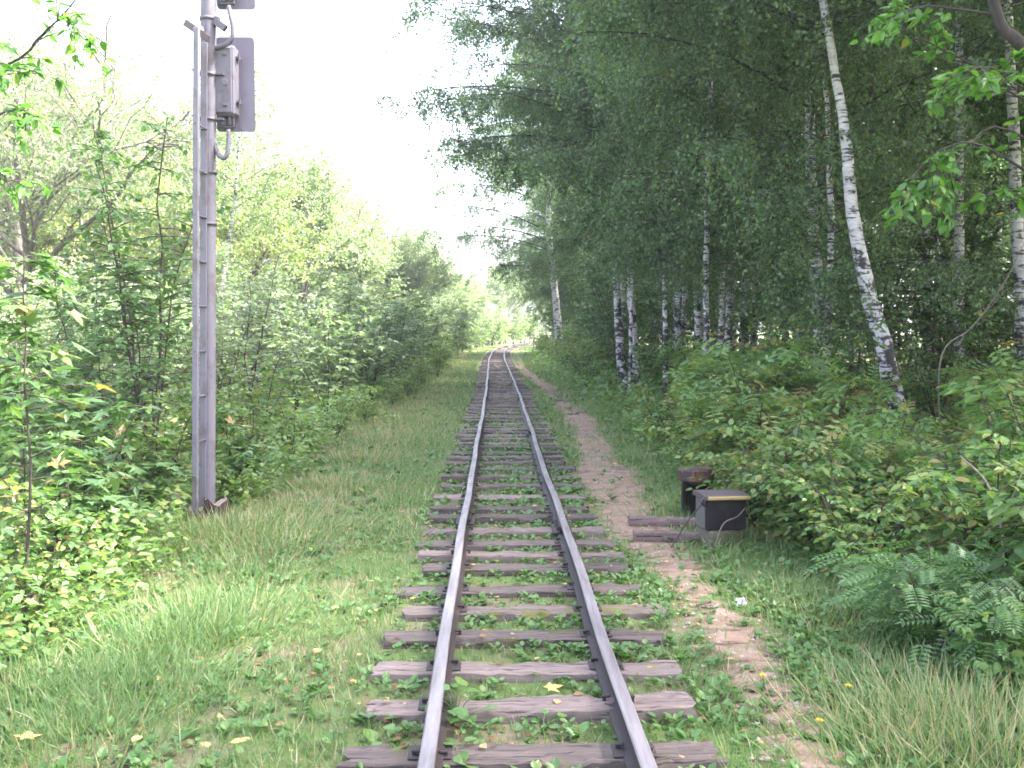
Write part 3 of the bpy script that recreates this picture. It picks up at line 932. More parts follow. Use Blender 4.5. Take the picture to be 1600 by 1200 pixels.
def make_birch(name, trunk_pts, r0, z0, top_r, nlimb, Lmax, nleaf, label, cat="birch tree", group=None, loc=(0, 0, 0), seed=1, leafsize=.055,
               leaf="birch_leaf", bias=None, low_len=.8, twig_len=(.6, 2.0), bark_mat="birch_bark", sides=14, el=(25, 60), droop=.62, tpl=KITE, hang=.6):
    rng = np.random.default_rng(seed)
    root = empty(name, loc, label, cat, group)
    n = 60
    tr = curve(trunk_pts, n)
    t = np.linspace(0, 1, n)
    H = tr[-1, 2]
    tr[:, :2] += np.cumsum(rng.normal(0, .006, (n, 2)), axis=0) * (t[:, None] > .02)
    rad = r0 * (1 - t) ** .8 * (1 - .0) + top_r
    rad = rad * (1 + .45 * np.exp(-tr[:, 2] / .22)) * (1 + rng.normal(0, .025, n))
    m = Mesher()
    m.tubes(tr, rad, sides)
    limbs, lens = [], []
    zs = np.sort(z0 + (H * .97 - z0) * rng.uniform(0, 1, nlimb) ** 1.05)
    az = rng.uniform(0, 6.28)
    for k, z in enumerate(zs):
        az += 2.4 + rng.normal(0, .35)
        i = min(n - 1, int(np.searchsorted(tr[:, 2], z)))
        u = (z - z0) / max(.1, H - z0)
        prof = (low_len + (1 - low_len) * min(1, u / .25)) * (1 - .82 * max(0, (u - .25) / .75) ** 1.2)
        L = Lmax * prof * rng.uniform(.75, 1.15)
        if bias is not None:
            c = math.cos(az - bias[0]); L *= (1 + bias[1] * c)
        e = R(rng.uniform(*el)) * (.55 + .6 * u)
        lp = limb_poly(rng, tr[i], az, e, L, 9, droop * (1.15 - .5 * u))
        limbs.append(lp); lens.append(L)
    limbs = np.array(limbs); lens = np.array(lens)
    lr = (.007 + .005 * lens)[:, None] * np.linspace(1, .22, 9)[None] * (r0 / .15) ** .3
    m.tubes(limbs, lr, 5, mi=1)
    # side branches
    ns = 7
    li = np.repeat(np.arange(len(limbs)), ns)
    tpos = rng.uniform(.25, .97, len(li))
    k0 = np.minimum((tpos * 8).astype(int), 7); fr = tpos * 8 - k0
    p = limbs[li, k0] * (1 - fr)[:, None] + limbs[li, k0 + 1] * fr[:, None]
    tang = unit(limbs[li, k0 + 1] - limbs[li, k0])
    d = unit(tang + rdirs(rng, len(li), -.3, .5) * .95)
    sl = lens[li] * (1 - .55 * tpos) * rng.uniform(.25, .5, len(li))
    tt = np.linspace(0, 1, 5)
    side = p[:, None, :] + d[:, None, :] * (sl[:, None] * tt[None])[:, :, None]
    side[:, :, 2] -= (sl[:, None] * .35 * droop * tt[None] ** 2)
    m.tubes(side, (.004 + .003 * sl)[:, None] * np.linspace(1, .35, 5)[None], 3, mi=1)
    m.build("trunk", [M[bark_mat], M["limb"]], root)
    # hanging twigs from limbs' outer halves and side branches
    ntw = max(60, nleaf // 34)
    src = rng.random(ntw) < .3
    a_i = rng.choice(len(limbs), ntw, p=lens / lens.sum()); at = rng.uniform(.12, 1, ntw); ak = np.minimum((at * 8).astype(int), 7); af = at * 8 - ak
    pa = limbs[a_i, ak] * (1 - af)[:, None] + limbs[a_i, ak + 1] * af[:, None]
    b_i = rng.choice(len(side), ntw, p=sl / sl.sum()); bt = rng.uniform(.2, 1, ntw); bk = np.minimum((bt * 4).astype(int), 3); bf = bt * 4 - bk
    pb = side[b_i, bk] * (1 - bf)[:, None] + side[b_i, bk + 1] * bf[:, None]
    anc = np.where(src[:, None], pa, pb)
    tl = rng.uniform(twig_len[0], twig_len[1], ntw) * rng.uniform(.6, 1, ntw)
    hd = rdirs(rng, ntw, -.2, .35)
    s = np.linspace(0, 1, 5)
    def tw(sv, a, l, h):
        return a + l[:, None] * (h * ((1 - hang * .55) * sv * (1 - .35 * sv))[:, None] + np.array([0, 0, -1.0]) * (hang * sv ** 1.35)[:, None])
    twp = np.stack([tw(np.full(ntw, q), anc, tl, hd) for q in s], 1)
    mm = Mesher()
    mm.tubes(twp, np.linspace(.0045, .002, 5)[None].repeat(ntw, 0), 3, mi=1, tint=.2)
    # leaves
    per = np.repeat(np.arange(ntw), 34)
    sv = rng.uniform(.05, 1.03, len(per))
    pos = tw(sv, anc[per], tl[per], hd[per]) + rng.normal(0, .06, (len(per), 3))
    A = unit(rdirs(rng, len(per)) + np.array([0, 0, -.65 * hang]))
    B = rdirs(rng, len(per)) + np.array([0, 0, .0])
    tint = np.clip(rng.normal(.42, .2, len(per)) + rng.normal(0, .17, ntw)[per], 0, .95)
    tint[rng.random(len(per)) < .012] = 1.0
    mm.scatter(tpl, pos, A, B, leafsize * rng.uniform(.7, 1.25, len(per)), tint)
    mm.build("crown", [M[leaf], M["limb"]], root)
    return root

def pxtrunk(pts, Y, gz):
    """trunk control points given as picture points at one distance; returns base and local points"""
    w = [P(px, py, Y) for px, py in pts]
    base = np.array([w[0][0], Y, gz])
    return base, [tuple(p - base) for p in w]

# edge birches that the photograph singles out
Ya = 60.0
gA = ghf(2.8, Ya)
b, t = pxtrunk([(874, 562), (868, 470), (859, 380), (856, 300)], Ya, gA); t[0] = (t[0][0], 0, -.1)
t += [(t[-1][0] - .1, 0, 13.0), (t[-1][0], 0.3, 18.5)]
make_birch("birch_tree", t, .23, 4.2, .012, 120, 6.2, 150000, "tall white birch at the bend, its drooping crown leaning over the rails", loc=b, seed=11, bias=(2.6, .22), low_len=.6, leafsize=.075, el=(22, 50))
Yb = 28.2
gz = ghf(2.85, Yb)
b, t = pxtrunk([(976, 606), (970, 560), (963, 450), (958, 350)], Yb, gz); t[0] = (t[0][0], 0, -.1)
t += [(t[-1][0] - .1, 0, 9.0), (t[-1][0] - .2, .2, 16.5)]
make_birch("birch_tree", t, .125, 5.4, .012, 120, 5.0, 135000, "thinner left stem of the pair of white birches close beside the path", loc=b, seed=12, bias=(math.pi, .14), low_len=.75, leafsize=.062)
b, t = pxtrunk([(990, 624), (988, 570), (986, 500), (982, 420)], 27.2, ghf(3.1, 27.2)); t[0] = (t[0][0], 0, -.1)
t += [(t[-1][0] + .1, 0, 9.0), (t[-1][0] + .2, .2, 17.5)]
make_birch("birch_tree", t, .135, 4.8, .012, 120, 5.0, 135000, "thicker right stem of the pair of white birches close beside the path", loc=b, seed=13, bias=(-2.9, .14), low_len=.8, leafsize=.062)
Yd = 13.8
b, t = pxtrunk([(1412, 690), (1400, 640), (1378, 540), (1352, 440), (1332, 330), (1322, 220), (1298, 80)], Yd, ghf(5.1, Yd)); t[0] = (t[0][0], 0, -.1)
e = t[-1]; t += [(e[0] - .7, .1, e[2] + 4), (e[0] - 1.0, .3, e[2] + 9)]
make_birch("birch_tree", t, .125, 5.2, .012, 90, 3.3, 80000, "birch with a bent trunk leaning to the left above the yellowing shrubs", loc=b, seed=14, bias=(2.0, .2), low_len=.75, leafsize=.055, sides=18)
b, t = pxtrunk([(1290, 640), (1283, 520), (1270, 360), (1264, 220), (1262, 60)], 16.5, ghf(4.8, 16.5)); t[0] = (t[0][0], 0, -.1)
e = t[-1]; t += [(e[0] - .1, 0, e[2] + 5), (e[0] - .2, 0, e[2] + 10)]
make_birch("birch_tree", t, .115, 1.9, .012, 120, 3.3, 110000, "straight birch half hidden by leaves just left of the leaning birch", loc=b, seed=15, bias=(-1.9, .4), low_len=.85, leafsize=.055, sides=18)
b, t = pxtrunk([(1500, 640), (1498, 440), (1497, 200), (1498, 0)], 21.0, ghf(8.6, 21.0)); t[0] = (t[0][0], 0, -.1)
e = t[-1]; t += [(e[0] + .1, 0, e[2] + 5), (e[0], 0, e[2] + 11)]
make_birch("birch_tree", t, .115, 6.2, .012, 44, 3.4, 26000, "straight slim white birch right of the leaning birch, behind bright maple leaves", loc=b, seed=16, leafsize=.06)
b, t = pxtrunk([(1606, 640), (1597, 420), (1589, 200), (1582, 0)], 16.5, ghf(8.0, 16.5)); t[0] = (t[0][0], 0, -.1)
e = t[-1]; t += [(e[0] - .1, 0, e[2] + 5), (e[0] - .1, 0, e[2] + 11)]
make_birch("birch_tree", t, .105, 6.0, .012, 44, 3.4, 26000, "white birch at the right edge of the view beside the maple limb", loc=b, seed=17, leafsize=.06)

# young birches whose leaves hide the trunks behind them
yb = make_birch("birch_tree", [(0, 0, -.1), (.1, 0, 3), (-.05, 0, 6), (.1, 0, 9.5)], .05, 1.3, .008, 60, 1.7, 24000, "young leafy birch standing just left of the leaning birch, hiding the straight trunk", loc=(4.45, 15.2, ghf(4.45, 15.2)), seed=18, group="young birches on the bank")
yb2 = make_birch("birch_tree", [(0, 0, -.1), (-.1, 0, 3), (.05, 0, 6), (.1, 0, 10.5)], .05, 2.7, .008, 80, 2.0, 50000, "young birch at the forest edge left of the low white trunks", loc=(3.2, 21.8, ghf(3.2, 21.8)), seed=28, group="young birches on the bank")
for (x, y, s_, l_) in ((3.35, 18.2, 1.05, "young leafy birch in front of the dim trunks between the pair and the straight birch"), (4.2, 21.5, 1.1, "young leafy birch farther back left of the straight birch")):
    dup(yb2, (x, y, ghf(x, y)), 2.1 * x, s_, l_)
make_birch("birch_tree", [(0, 0, -.1), (-.15, 0, 4), (-.45, 0, 9), (-.9, 0, 18)], .14, 6.4, .012, 110, 5.0, 120000, "tall birch behind the pair whose crown overhangs the rails", loc=(3.9, 36.5, ghf(3.9, 36.5)), seed=19, bias=(math.pi, .2), low_len=.7, leafsize=.066)
make_birch("birch_tree", [(0, 0, -.1), (.05, 0, 3), (-.05, 0, 6), (.0, 0, 12.5)], .04, 3.2, .008, 80, 2.3, 52000, "thin young birch veiling the upper stems of the white pair", loc=(2.86, 25.6, ghf(2.86, 25.6)), seed=20, leafsize=.058)
# prototypes for the rest of the forest
GF = "birches of the forest"
edge_proto = make_birch("birch_tree", [(0, 0, -.1), (.1, 0, 4), (-.1, .1, 9), (0, 0, 17)], .14, 1.7, .012, 100, 4.2, 90000,
                        "birch on the forest edge with low drooping branches over the bank", group="birches along the forest edge", loc=(6.6, 44, .1), seed=41, low_len=.7, leafsize=.068)
edge_proto2 = make_birch("birch_tree", [(0, 0, -.1), (-.15, 0, 4), (.1, .1, 9), (.2, 0, 18)], .15, 1.9, .012, 100, 4.0, 90000,
                         "birch on the forest edge with low drooping branches over the bank", group="birches along the forest edge", loc=(6.6, 36, .1), seed=42, low_len=.6, leafsize=.068)
in_label = "slim white birch trunk standing deep in the shaded forest"
in_proto = [make_birch("birch_tree", [(0, 0, -.1), (.15, 0, 5), (-.05, .1, 11), (.1, 0, 18)], .09, 6.5, .012, 44, 3.0, 26000, in_label, group=GF, loc=(9.5, 27, .1), seed=43, leafsize=.09, leaf="forest_leaf"),
            make_birch("birch_tree", [(0, 0, -.1), (-.2, 0, 5), (.1, .1, 11), (.3, 0, 19)], .105, 7.5, .012, 44, 3.1, 26000, in_label, group=GF, loc=(12.5, 24, .1), seed=44, leafsize=.09, leaf="forest_leaf"),
            make_birch("birch_tree", [(0, 0, -.1), (.3, 0, 5), (.2, .1, 11), (.5, 0, 17)], .075, 5.5, .012, 44, 2.8, 26000, in_label, group=GF, loc=(7.2, 33, .1), seed=45, leafsize=.09, leaf="forest_leaf")]
frng = random.Random(77)
SHADE = [(10.5 + 3.4 * (k % 5) + (1.3 if (k // 5) % 2 else 0), 14.2 + 3.1 * (k // 5)) for k in range(25) if k != 10] + [(6.4, 10.4), (7.2, 12.4), (6.6, 4.6), (8.6, 8.2), (7.4, 1.5), (10.4, 5.2), (12.0, 9.0), (9.3, 2.6), (12.6, 2.0), (15, 6.0), (14.4, 11), (17, 9.0), (6.4, -1.6), (9.6, -1.0), (17.5, 3.5), (11.2, 11.6), (20, 7), (19.5, 12.5)]
def track_clear(x, y, d):
    return all(abs(x - float(xc(yy))) > d for yy in np.linspace(max(-5, y - d), y + d, 5))
placed = [(2.8, 60), (2.9, 28.2), (3.1, 27.2), (5.1, 13.8), (4.8, 16.5), (8.6, 21), (8.0, 16.5), (6.6, 44), (6.6, 36), (9.5, 27), (12.5, 24), (7.2, 33)]
edge_spots = [(6.7, 24.5), (6.9, 31.5), (7.0, 52), (4.5, 68), (4.2, 77), (5.2, 86), (7.0, 96), (9.5, 106), (8.2, 40), (7.5, 57), (8.8, 48), (7.2, 73), (13.5, 118), (3.4, 70)]
for i, (x, y) in enumerate(edge_spots):
    dup((edge_proto, edge_proto2)[i % 2], (x, y, ghf(x, y)), frng.uniform(0, 6.28), frng.uniform(.85, 1.12))
    placed.append((x, y))
for i, (x, y) in enumerate(SHADE):       # the same forest beside the camera: it shades the track
    dup(in_proto[i % 3], (x, y, ghf(x, y)), frng.uniform(0, 6.28), frng.uniform(.9, 1.1), (in_label if i < 24 else 'birch with a high crown close to the near track, past the bright maple'), (GF if i < 24 else 'birches past the maple by the near track'))
    placed.append((x, y))
THIN = [(4.15, 26.5), (4.5, 25.2), (4.9, 27.6), (4.6, 28.6), (5.35, 26.0), (5.0, 24.6), (5.7, 28.5), (5.2, 30.0), (4.75, 31.0), (6.1, 26.8)]
for i, (x, y) in enumerate(THIN):
    dup(in_proto[i % 3], (x, y, ghf(x, y)), frng.uniform(0, 6.28), frng.uniform(.85, 1.05), 'thin white trunk in the close cluster low behind the right shrubs', 'cluster of thin birches behind the right shrubs')
    placed.append((x, y))
n_in = 0
tries = 0
while n_in < 90 and tries < 6000:
    tries += 1
    y = frng.uniform(11, 75) if n_in < 68 else frng.uniform(60, 130)
    x = frng.uniform(5.2, 8 + y * .62)
    if x < float(xc(y)) + 5 or not track_clear(x, y, 4): continue
    if y < 17 and x < 9.5: continue
    if (y < 21 and abs(x - .412 * y) < 3.2) or (y < 17 and abs(x - .485 * y) < 3.0): continue      # open lane towards the two straight birches
    if min((x - a) ** 2 + (y - b_) ** 2 for a, b_ in placed) < 1.5 ** 2: continue
    placed.append((x, y)); n_in += 1
    dup(in_proto[n_in % 3], (x, y, ghf(x, y)), frng.uniform(0, 6.28), frng.uniform(.8, 1.2), tilt=(frng.gauss(0, .02), frng.gauss(0, .02)))

# ------------------------------------------------------------------ shrubs, saplings and broad-leaved trees
def make_shrub(name, seed, nstem, height, spread, leaf, tpl, lsize, nside, per, label, cat, group=None, loc=(0, 0, 0), flat=.6, tint=(.42, .22), stem_r=.010,
               base_bare=.18, droop=.25, side_len=.42, stem_mat="stem", width=1.0, single=False, old=.0):
    rng = np.random.default_rng(seed)
    root = empty(name, loc, label, cat, group)
    n = 10
    t = np.linspace(0, 1, n)
    stems, hs = [], []
    for k in range(nstem):
        az = 6.28 * k / nstem + rng.normal(0, .4)
        h = height * (1 if single and k == 0 else rng.uniform(.55, 1.0))
        sp = spread * rng.uniform(.3, 1.0) * (0.25 if single and k == 0 else 1)
        q = np.stack([np.cos(az) * sp * t ** 1.3, np.sin(az) * sp * t ** 1.3, h * (t - droop * .35 * (sp / max(h, .1)) * t ** 3)], -1)
        q[:, :2] += np.cumsum(rng.normal(0, .012 * height, (n, 2)), axis=0) * t[:, None]
        q[0] = (rng.normal(0, .03), rng.normal(0, .03), -.06)
        stems.append(q); hs.append(h)
    stems = np.array(stems); hs = np.array(hs)
    m = Mesher()
    m.tubes(stems, (stem_r * (hs / height))[:, None] * np.linspace(1, .3, n)[None], 6)
    # side twigs, leafy
    si = np.repeat(np.arange(nstem), nside)
    tp = base_bare + (1 - base_bare) * rng.uniform(0, 1, len(si)) ** .8
    k0 = np.minimum((tp * (n - 1)).astype(int), n - 2); fr = tp * (n - 1) - k0
    p = stems[si, k0] * (1 - fr)[:, None] + stems[si, k0 + 1] * fr[:, None]
    d = unit(rdirs(rng, len(si), -.1, .55))
    L = side_len * height * (1.1 - .75 * tp) * rng.uniform(.5, 1.1, len(si)) + .05
    tt = np.linspace(0, 1, 4)
    tw = p[:, None] + d[:, None] * (L[:, None] * tt[None])[:, :, None]
    tw[:, :, 2] -= L[:, None] * droop * tt[None] ** 2
    m.tubes(tw, np.linspace(.45, .16, 4)[None].repeat(len(si), 0) * stem_r * .8, 4)
    m.build("stem", M[stem_mat], root)
    pi = np.repeat(np.arange(len(si)), per)
    s = np.clip(rng.uniform(.12, 1.05, len(pi)), 0, 1) * 3
    q0 = np.minimum(s.astype(int), 2); f2 = s - q0
    pos = tw[pi, q0] * (1 - f2)[:, None] + tw[pi, q0 + 1] * f2[:, None]
    out = d[pi].copy(); out[:, 2] *= .3
    A = unit(out * .7 + rdirs(rng, len(pi), -.5, .3) * .9)
    A[:, 2] -= .25
    nrm = unit(rdirs(rng, len(pi)) * (1 - flat) + np.array([0, 0, 1.0]) * flat)
    B = np.cross(nrm, A)
    pos = pos + unit(A) * lsize * .25 + rng.normal(0, lsize * .15, pos.shape)
    ti = np.clip(rng.normal(tint[0], tint[1], len(pi)) + rng.normal(0, .08, len(si))[pi], 0, .97)
    if old > 0: ti = np.where(rng.random(len(pi)) < old, rng.uniform(.9, 1, len(pi)), np.minimum(ti, .93))
    mm = Mesher()
    mm.scatter(tpl, pos, A, B, lsize * rng.uniform(.6, 1.2, len(pi)), ti, width=width)
    mm.build("foliage", M[leaf], root)
    return root

def make_tree(name, seed, H, fork, spread, r0, leaf, tpl, lsize, nleaf, label, cat, group=None, loc=(0, 0, 0), bark_mat="grey_bark", lean=(0, 0), width=1.0, levels=3, up=.9, tint=(.45, .2)):
    """spreading broad-leaved tree: forking limbs, twigs, leaf sprays"""
    rng = np.random.default_rng(seed)
    root = empty(name, loc, label, cat, group)
    m = Mesher()
    segs_end = []
    def grow(p, d, L, r, lev):
        n = 7
        q = [np.array(p, float)]
        dd = np.array(d, float)
        for i in range(n - 1):
            dd = unit(dd + rng.normal(0, .10 + .05 * lev, 3) + np.array([0, 0, .05 * up]))
            q.append(q[-1] + dd * L / (n - 1))
        q = np.array(q)
        m.tubes(q, np.linspace(r, r * .6, n), 10 if lev == 0 else (6 if lev == 1 else 4))
        if lev >= levels - 1: segs_end.append(q)
        if lev == levels: return
        nb = (5 if lev == 0 else 5)
        for k in range(nb):
            f = rng.uniform(.55, 1.0) if lev == 0 else rng.uniform(.3, 1.0)
            i = min(n - 1, int(f * (n - 1)))
            az = 6.28 * k / nb + rng.normal(0, .5)
            side = np.array([math.cos(az), math.sin(az), 0])
            nd_ = unit(dd * .75 + side * spread * rng.uniform(.5, 1.1) + np.array([0, 0, .25 * up]))
            grow(q[i], nd_, L * rng.uniform(.55, .8) if lev else (H - fork) * rng.uniform(.38, .55), r * rng.uniform(.4, .58), lev + 1)
    grow((0, 0, -.1), unit(np.array([lean[0], lean[1], 1.0])), fork, r0, 0)
    m.build("trunk", M[bark_mat], root)
    S = np.array(segs_end)
    ntw = nleaf // 24
    a = rng.integers(0, len(S), ntw); k = rng.integers(1, 7, ntw)
    anc = S[a, k]
    d = unit(rdirs(rng, ntw, -.5, .7) + unit(S[a, 6] - S[a, 0]) * .5)
    L = rng.uniform(.35, 1.1, ntw) * H / 9
    per = np.repeat(np.arange(ntw), 24)
    s = rng.uniform(.05, 1, len(per))
    pos = anc[per] + d[per] * (L[per] * s)[:, None]
    pos[:, 2] -= .3 * L[per] * s ** 2
    pos += rng.normal(0, .05, pos.shape)
    A = unit(d[per] * .6 + rdirs(rng, len(per)) + np.array([0, 0, -.35]))
    B = rdirs(rng, len(per))
    mm = Mesher()
    tw = anc[:, None] + d[:, None] * (L[:, None] * np.linspace(0, 1, 3)[None])[:, :, None]; tw[:, 2, 2] -= .3 * L
    mm.tubes(tw, np.array([.007, .005, .003])[None].repeat(ntw, 0), 3, mi=1)
    ti = np.clip(rng.normal(tint[0], tint[1], len(per)) + rng.normal(0, .12, ntw)[per], 0, 1)
    mm.scatter(tpl, pos, A, B, lsize * rng.uniform(.65, 1.25, len(per)), ti, width=width)
    mm.build("crown", [M[leaf], M[bark_mat]], root)
    return root

def ground_at(x, y): return (x, y, ghf(x, y))

# --- left: nearest maple saplings
GL = "maple saplings in the near left thicket"
ms = make_shrub("maple_sapling", 101, 1, 2.15, .25, "maple_leaf", MAPLE, .135, 34, 6, "tall thin maple sapling with a dark straight stem at the left edge", "maple sapling", GL,
                ground_at(*G(40, 985)[:2]), flat=.78, single=True, stem_r=.011, base_bare=.2, side_len=.30, old=.04)
ms2 = make_shrub("maple_sapling", 102, 3, 1.55, .45, "maple_leaf", MAPLE, .13, 20, 6, "bushy maple sapling left of the signal mast with broad layered leaves", "maple sapling", GL,
                 ground_at(-3.35, 8.3), flat=.8, stem_r=.010, base_bare=.25, side_len=.34, old=.05)
ms3 = make_shrub("maple_sapling", 103, 4, 1.1, .5, "maple_leaf", MAPLE, .12, 16, 6, "low maple sapling covering the foot of the mast ladder", "maple sapling", GL,
                 ground_at(-3.2, 9.0), flat=.8, stem_r=.008, base_bare=.2, side_len=.36, old=.08)
for (pr, x, y, s, l) in ((ms2, -3.9, 6.9, 1.05, "yellow green maple sapling beside the tall thin one"), (ms, -3.7, 7.9, .82, "slim maple sapling behind the tall thin one"),
                         (ms3, -3.3, 6.3, .9, "low maple sapling at the grass edge near the left border"), (ms2, -4.6, 9.2, 1.2, "broad maple sapling in the left thicket behind the slim ones"),
                         (ms, -4.9, 8.6, 1.0, "maple sapling at the left edge behind the nearest ones"), (ms3, -2.78, 10.6, .95, "low maple sapling just behind the signal mast"),
                         (ms3, -3.0, 7.3, .95, "low maple sapling between the grass and the slim saplings"), (ms2, -4.3, 10.4, 1.25, "bushy maple sapling beside the slender dark stemmed shrub"), (ms, -5.6, 9.6, 1.05, "slim maple sapling at the left border behind the broad one"), (ms2, -6.9, 12.4, 1.6, "large maple sapling at the left border in front of the old willow"), (ms2, -5.8, 10.5, 1.3, "tall bushy maple at the left border in front of the grey willow"), (ms3, -3.15, 8.3, .6, "small low maple sapling in front of the mast foot")):
    dup(pr, ground_at(x, y), frng.uniform(0, 6.28), s, l)
# --- left: yellowing undershrubs round them
GY = "yellowing shrubs in the left thicket"
ys_ = make_shrub("shrub", 111, 6, .95, .55, "ash_leaf", OVATE, .065, 16, 9, "yellowing low shrub in the thicket left of the track", "shrub", GY, ground_at(-3.0, 6.8), flat=.5, old=.10, tint=(.5, .25))
ys2 = make_shrub("shrub", 112, 6, 1.3, .6, "ash_leaf", OVATE, .075, 18, 9, "yellowing low shrub in the thicket left of the track", "shrub", GY, ground_at(-3.5, 10.5), flat=.5, old=.08, tint=(.5, .25))
for (x, y, s, k) in ((-2.75, 5.9, .75, 0), (-3.8, 5.6, .8, 0), (-4.4, 7.6, 1.1, 1), (-2.95, 11.8, .9, 1), (-3.6, 12.5, 1.1, 1), (-2.9, 14, .9, 0), (-3.6, 15, 1.2, 1), (-2.7, 16.3, .8, 0), (-2.65, 19, .75, 0),
                     (-2.6, 23, .8, 0), (-2.55, 26, .9, 0), (-2.7, 31, 1.1, 0), (-2.6, 37, 1.1, 1), (-2.9, 44, 1.2, 1), (-5.2, 12, 1.4, 1), (-6.6, 11, 1.4, 1), (-2.75, 10.2, .6, 0)):
    dup((ys_, ys2)[k], ground_at(x, y), frng.uniform(0, 6.28), s)
# --- left: the slender alder buckthorn with dark stems
make_shrub("slender_shrub", 121, 6, 4.0, 1.0, "maple_leaf", OVATE, .085, 44, 10, "tall slender shrub with dark forking stems and oval leaves left of the mast", "tall shrub", None,
           ground_at(-3.85, 11.2), flat=.55, single=True, stem_r=.020, base_bare=.28, side_len=.20, tint=(.35, .2))
make_shrub("slender_shrub", 122, 5, 3.2, 1.4, "maple_leaf", OVATE, .085, 40, 10, "arching slender shrub reaching left behind the slim maples", "tall shrub", None,
           ground_at(-5.4, 13.2), flat=.5, stem_r=.018, base_bare=.3, side_len=.22, tint=(.4, .2))
for i, y in enumerate(np.arange(47, 137, 5.0)):
    dup((ys_, ys2)[i % 2], ground_at(float(xc(y)) - 2.75 - .3 * (i % 3), float(y)), frng.uniform(0, 6.28), (1.1 + .08 * (i % 5) + y / 200) * (1.7 if y > 95 else 1.0))
# --- left mid: hedge-like thicket along the verge
GM = "leafy bushes along the left of the track"
mb = make_shrub("maple_bush", 131, 7, 2.6, 1.1, "haze_paled_leaf", MAPLE, .125, 20, 8, "dense green bush in the row along the left verge", "bush", GM, ground_at(-3.5, 20.0), flat=.72, stem_r=.016, base_bare=.12, side_len=.32, tint=(.25, .2))  # bushes brightened through the paled leaf colour, standing in for haze
mb2 = make_shrub("maple_bush", 132, 7, 2.9, 1.2, "haze_paled_leaf", OVATE, .085, 26, 14, "pale green bush in the row along the left verge", "bush", GM, ground_at(-4.9, 17.3), flat=.5, stem_r=.016, base_bare=.12, side_len=.32)
wb = make_shrub("willow_bush", 133, 9, 3.3, 1.2, "willow_leaf", NARROW, .10, 26, 16, "blue grey willow bush right behind the signal mast", "willow bush", None, ground_at(-4.6, 18.0), flat=.3, stem_r=.016, base_bare=.12, side_len=.3)
left_mid = [(mb2, -13, 29, 1.3), (mb, -16, 33, 1.4), (mb2, -19, 37, 1.4), (mb, -22, 42, 1.5), (mb2, -26, 44, 1.5), (mb, -11, 40, 1.5), (mb2, -15, 44, 1.5), (mb2, -18, 52, 1.6), (mb, -8.5, 52, 1.5), (mb2, -10, 62, 1.6), (mb, -24, 60, 1.7), (mb2, -7.5, 30, 1.2), (mb, -32, 54, 1.6), (mb2, -7, 78, 1.6), (mb, -9, 92, 1.7), (mb2, -6, 104, 1.7), (mb, -3, 122, 1.8), (mb2, 4.2, 141, 1.9), (mb, 8, 149, 1.8), (mb2, 12, 156, 1.9), (mb, 17, 162, 1.9), (mb, -3.2, 24, 1.0), (mb2, -4.6, 22.5, 1.1), (mb, -3.4, 29, 1.15), (mb2, -5.6, 27, 1.25), (mb, -3.5, 34, 1.2), (mb2, -4.4, 38, 1.3), (mb, -3.9, 43, 1.3), (mb, -6.3, 20.5, 1.2), (mb2, -7.6, 16, 1.1),
            (mb2, -6.3, 34, 1.4), (mb, -4.2, 50, 1.4), (mb2, -3.9, 57, 1.4), (mb, -4.6, 64, 1.5), (mb2, -4.6, 72, 1.5), (mb, -4.2, 80, 1.5), (mb2, -3.9, 89, 1.5), (mb, -3.4, 98, 1.4), (mb2, -2.0, 107, 1.5), (mb, -2.2, 116, 1.5),
            (mb2, -9.5, 19, 1.2), (mb, -8.4, 25, 1.3), (mb2, -11.5, 24, 1.3), (mb, -9.6, 14, 1.0), (mb2, -6.6, 13.6, .9), (mb2, -14.5, 27, 1.4), (mb, -12.5, 20, 1.2), (mb, -1.0, 126, 1.7), (mb2, 1.6, 133, 1.8), (mb2, -5.5, 45, 1.4), (mb, -8.0, 39, 1.5), (mb2, -11, 33, 1.5)]
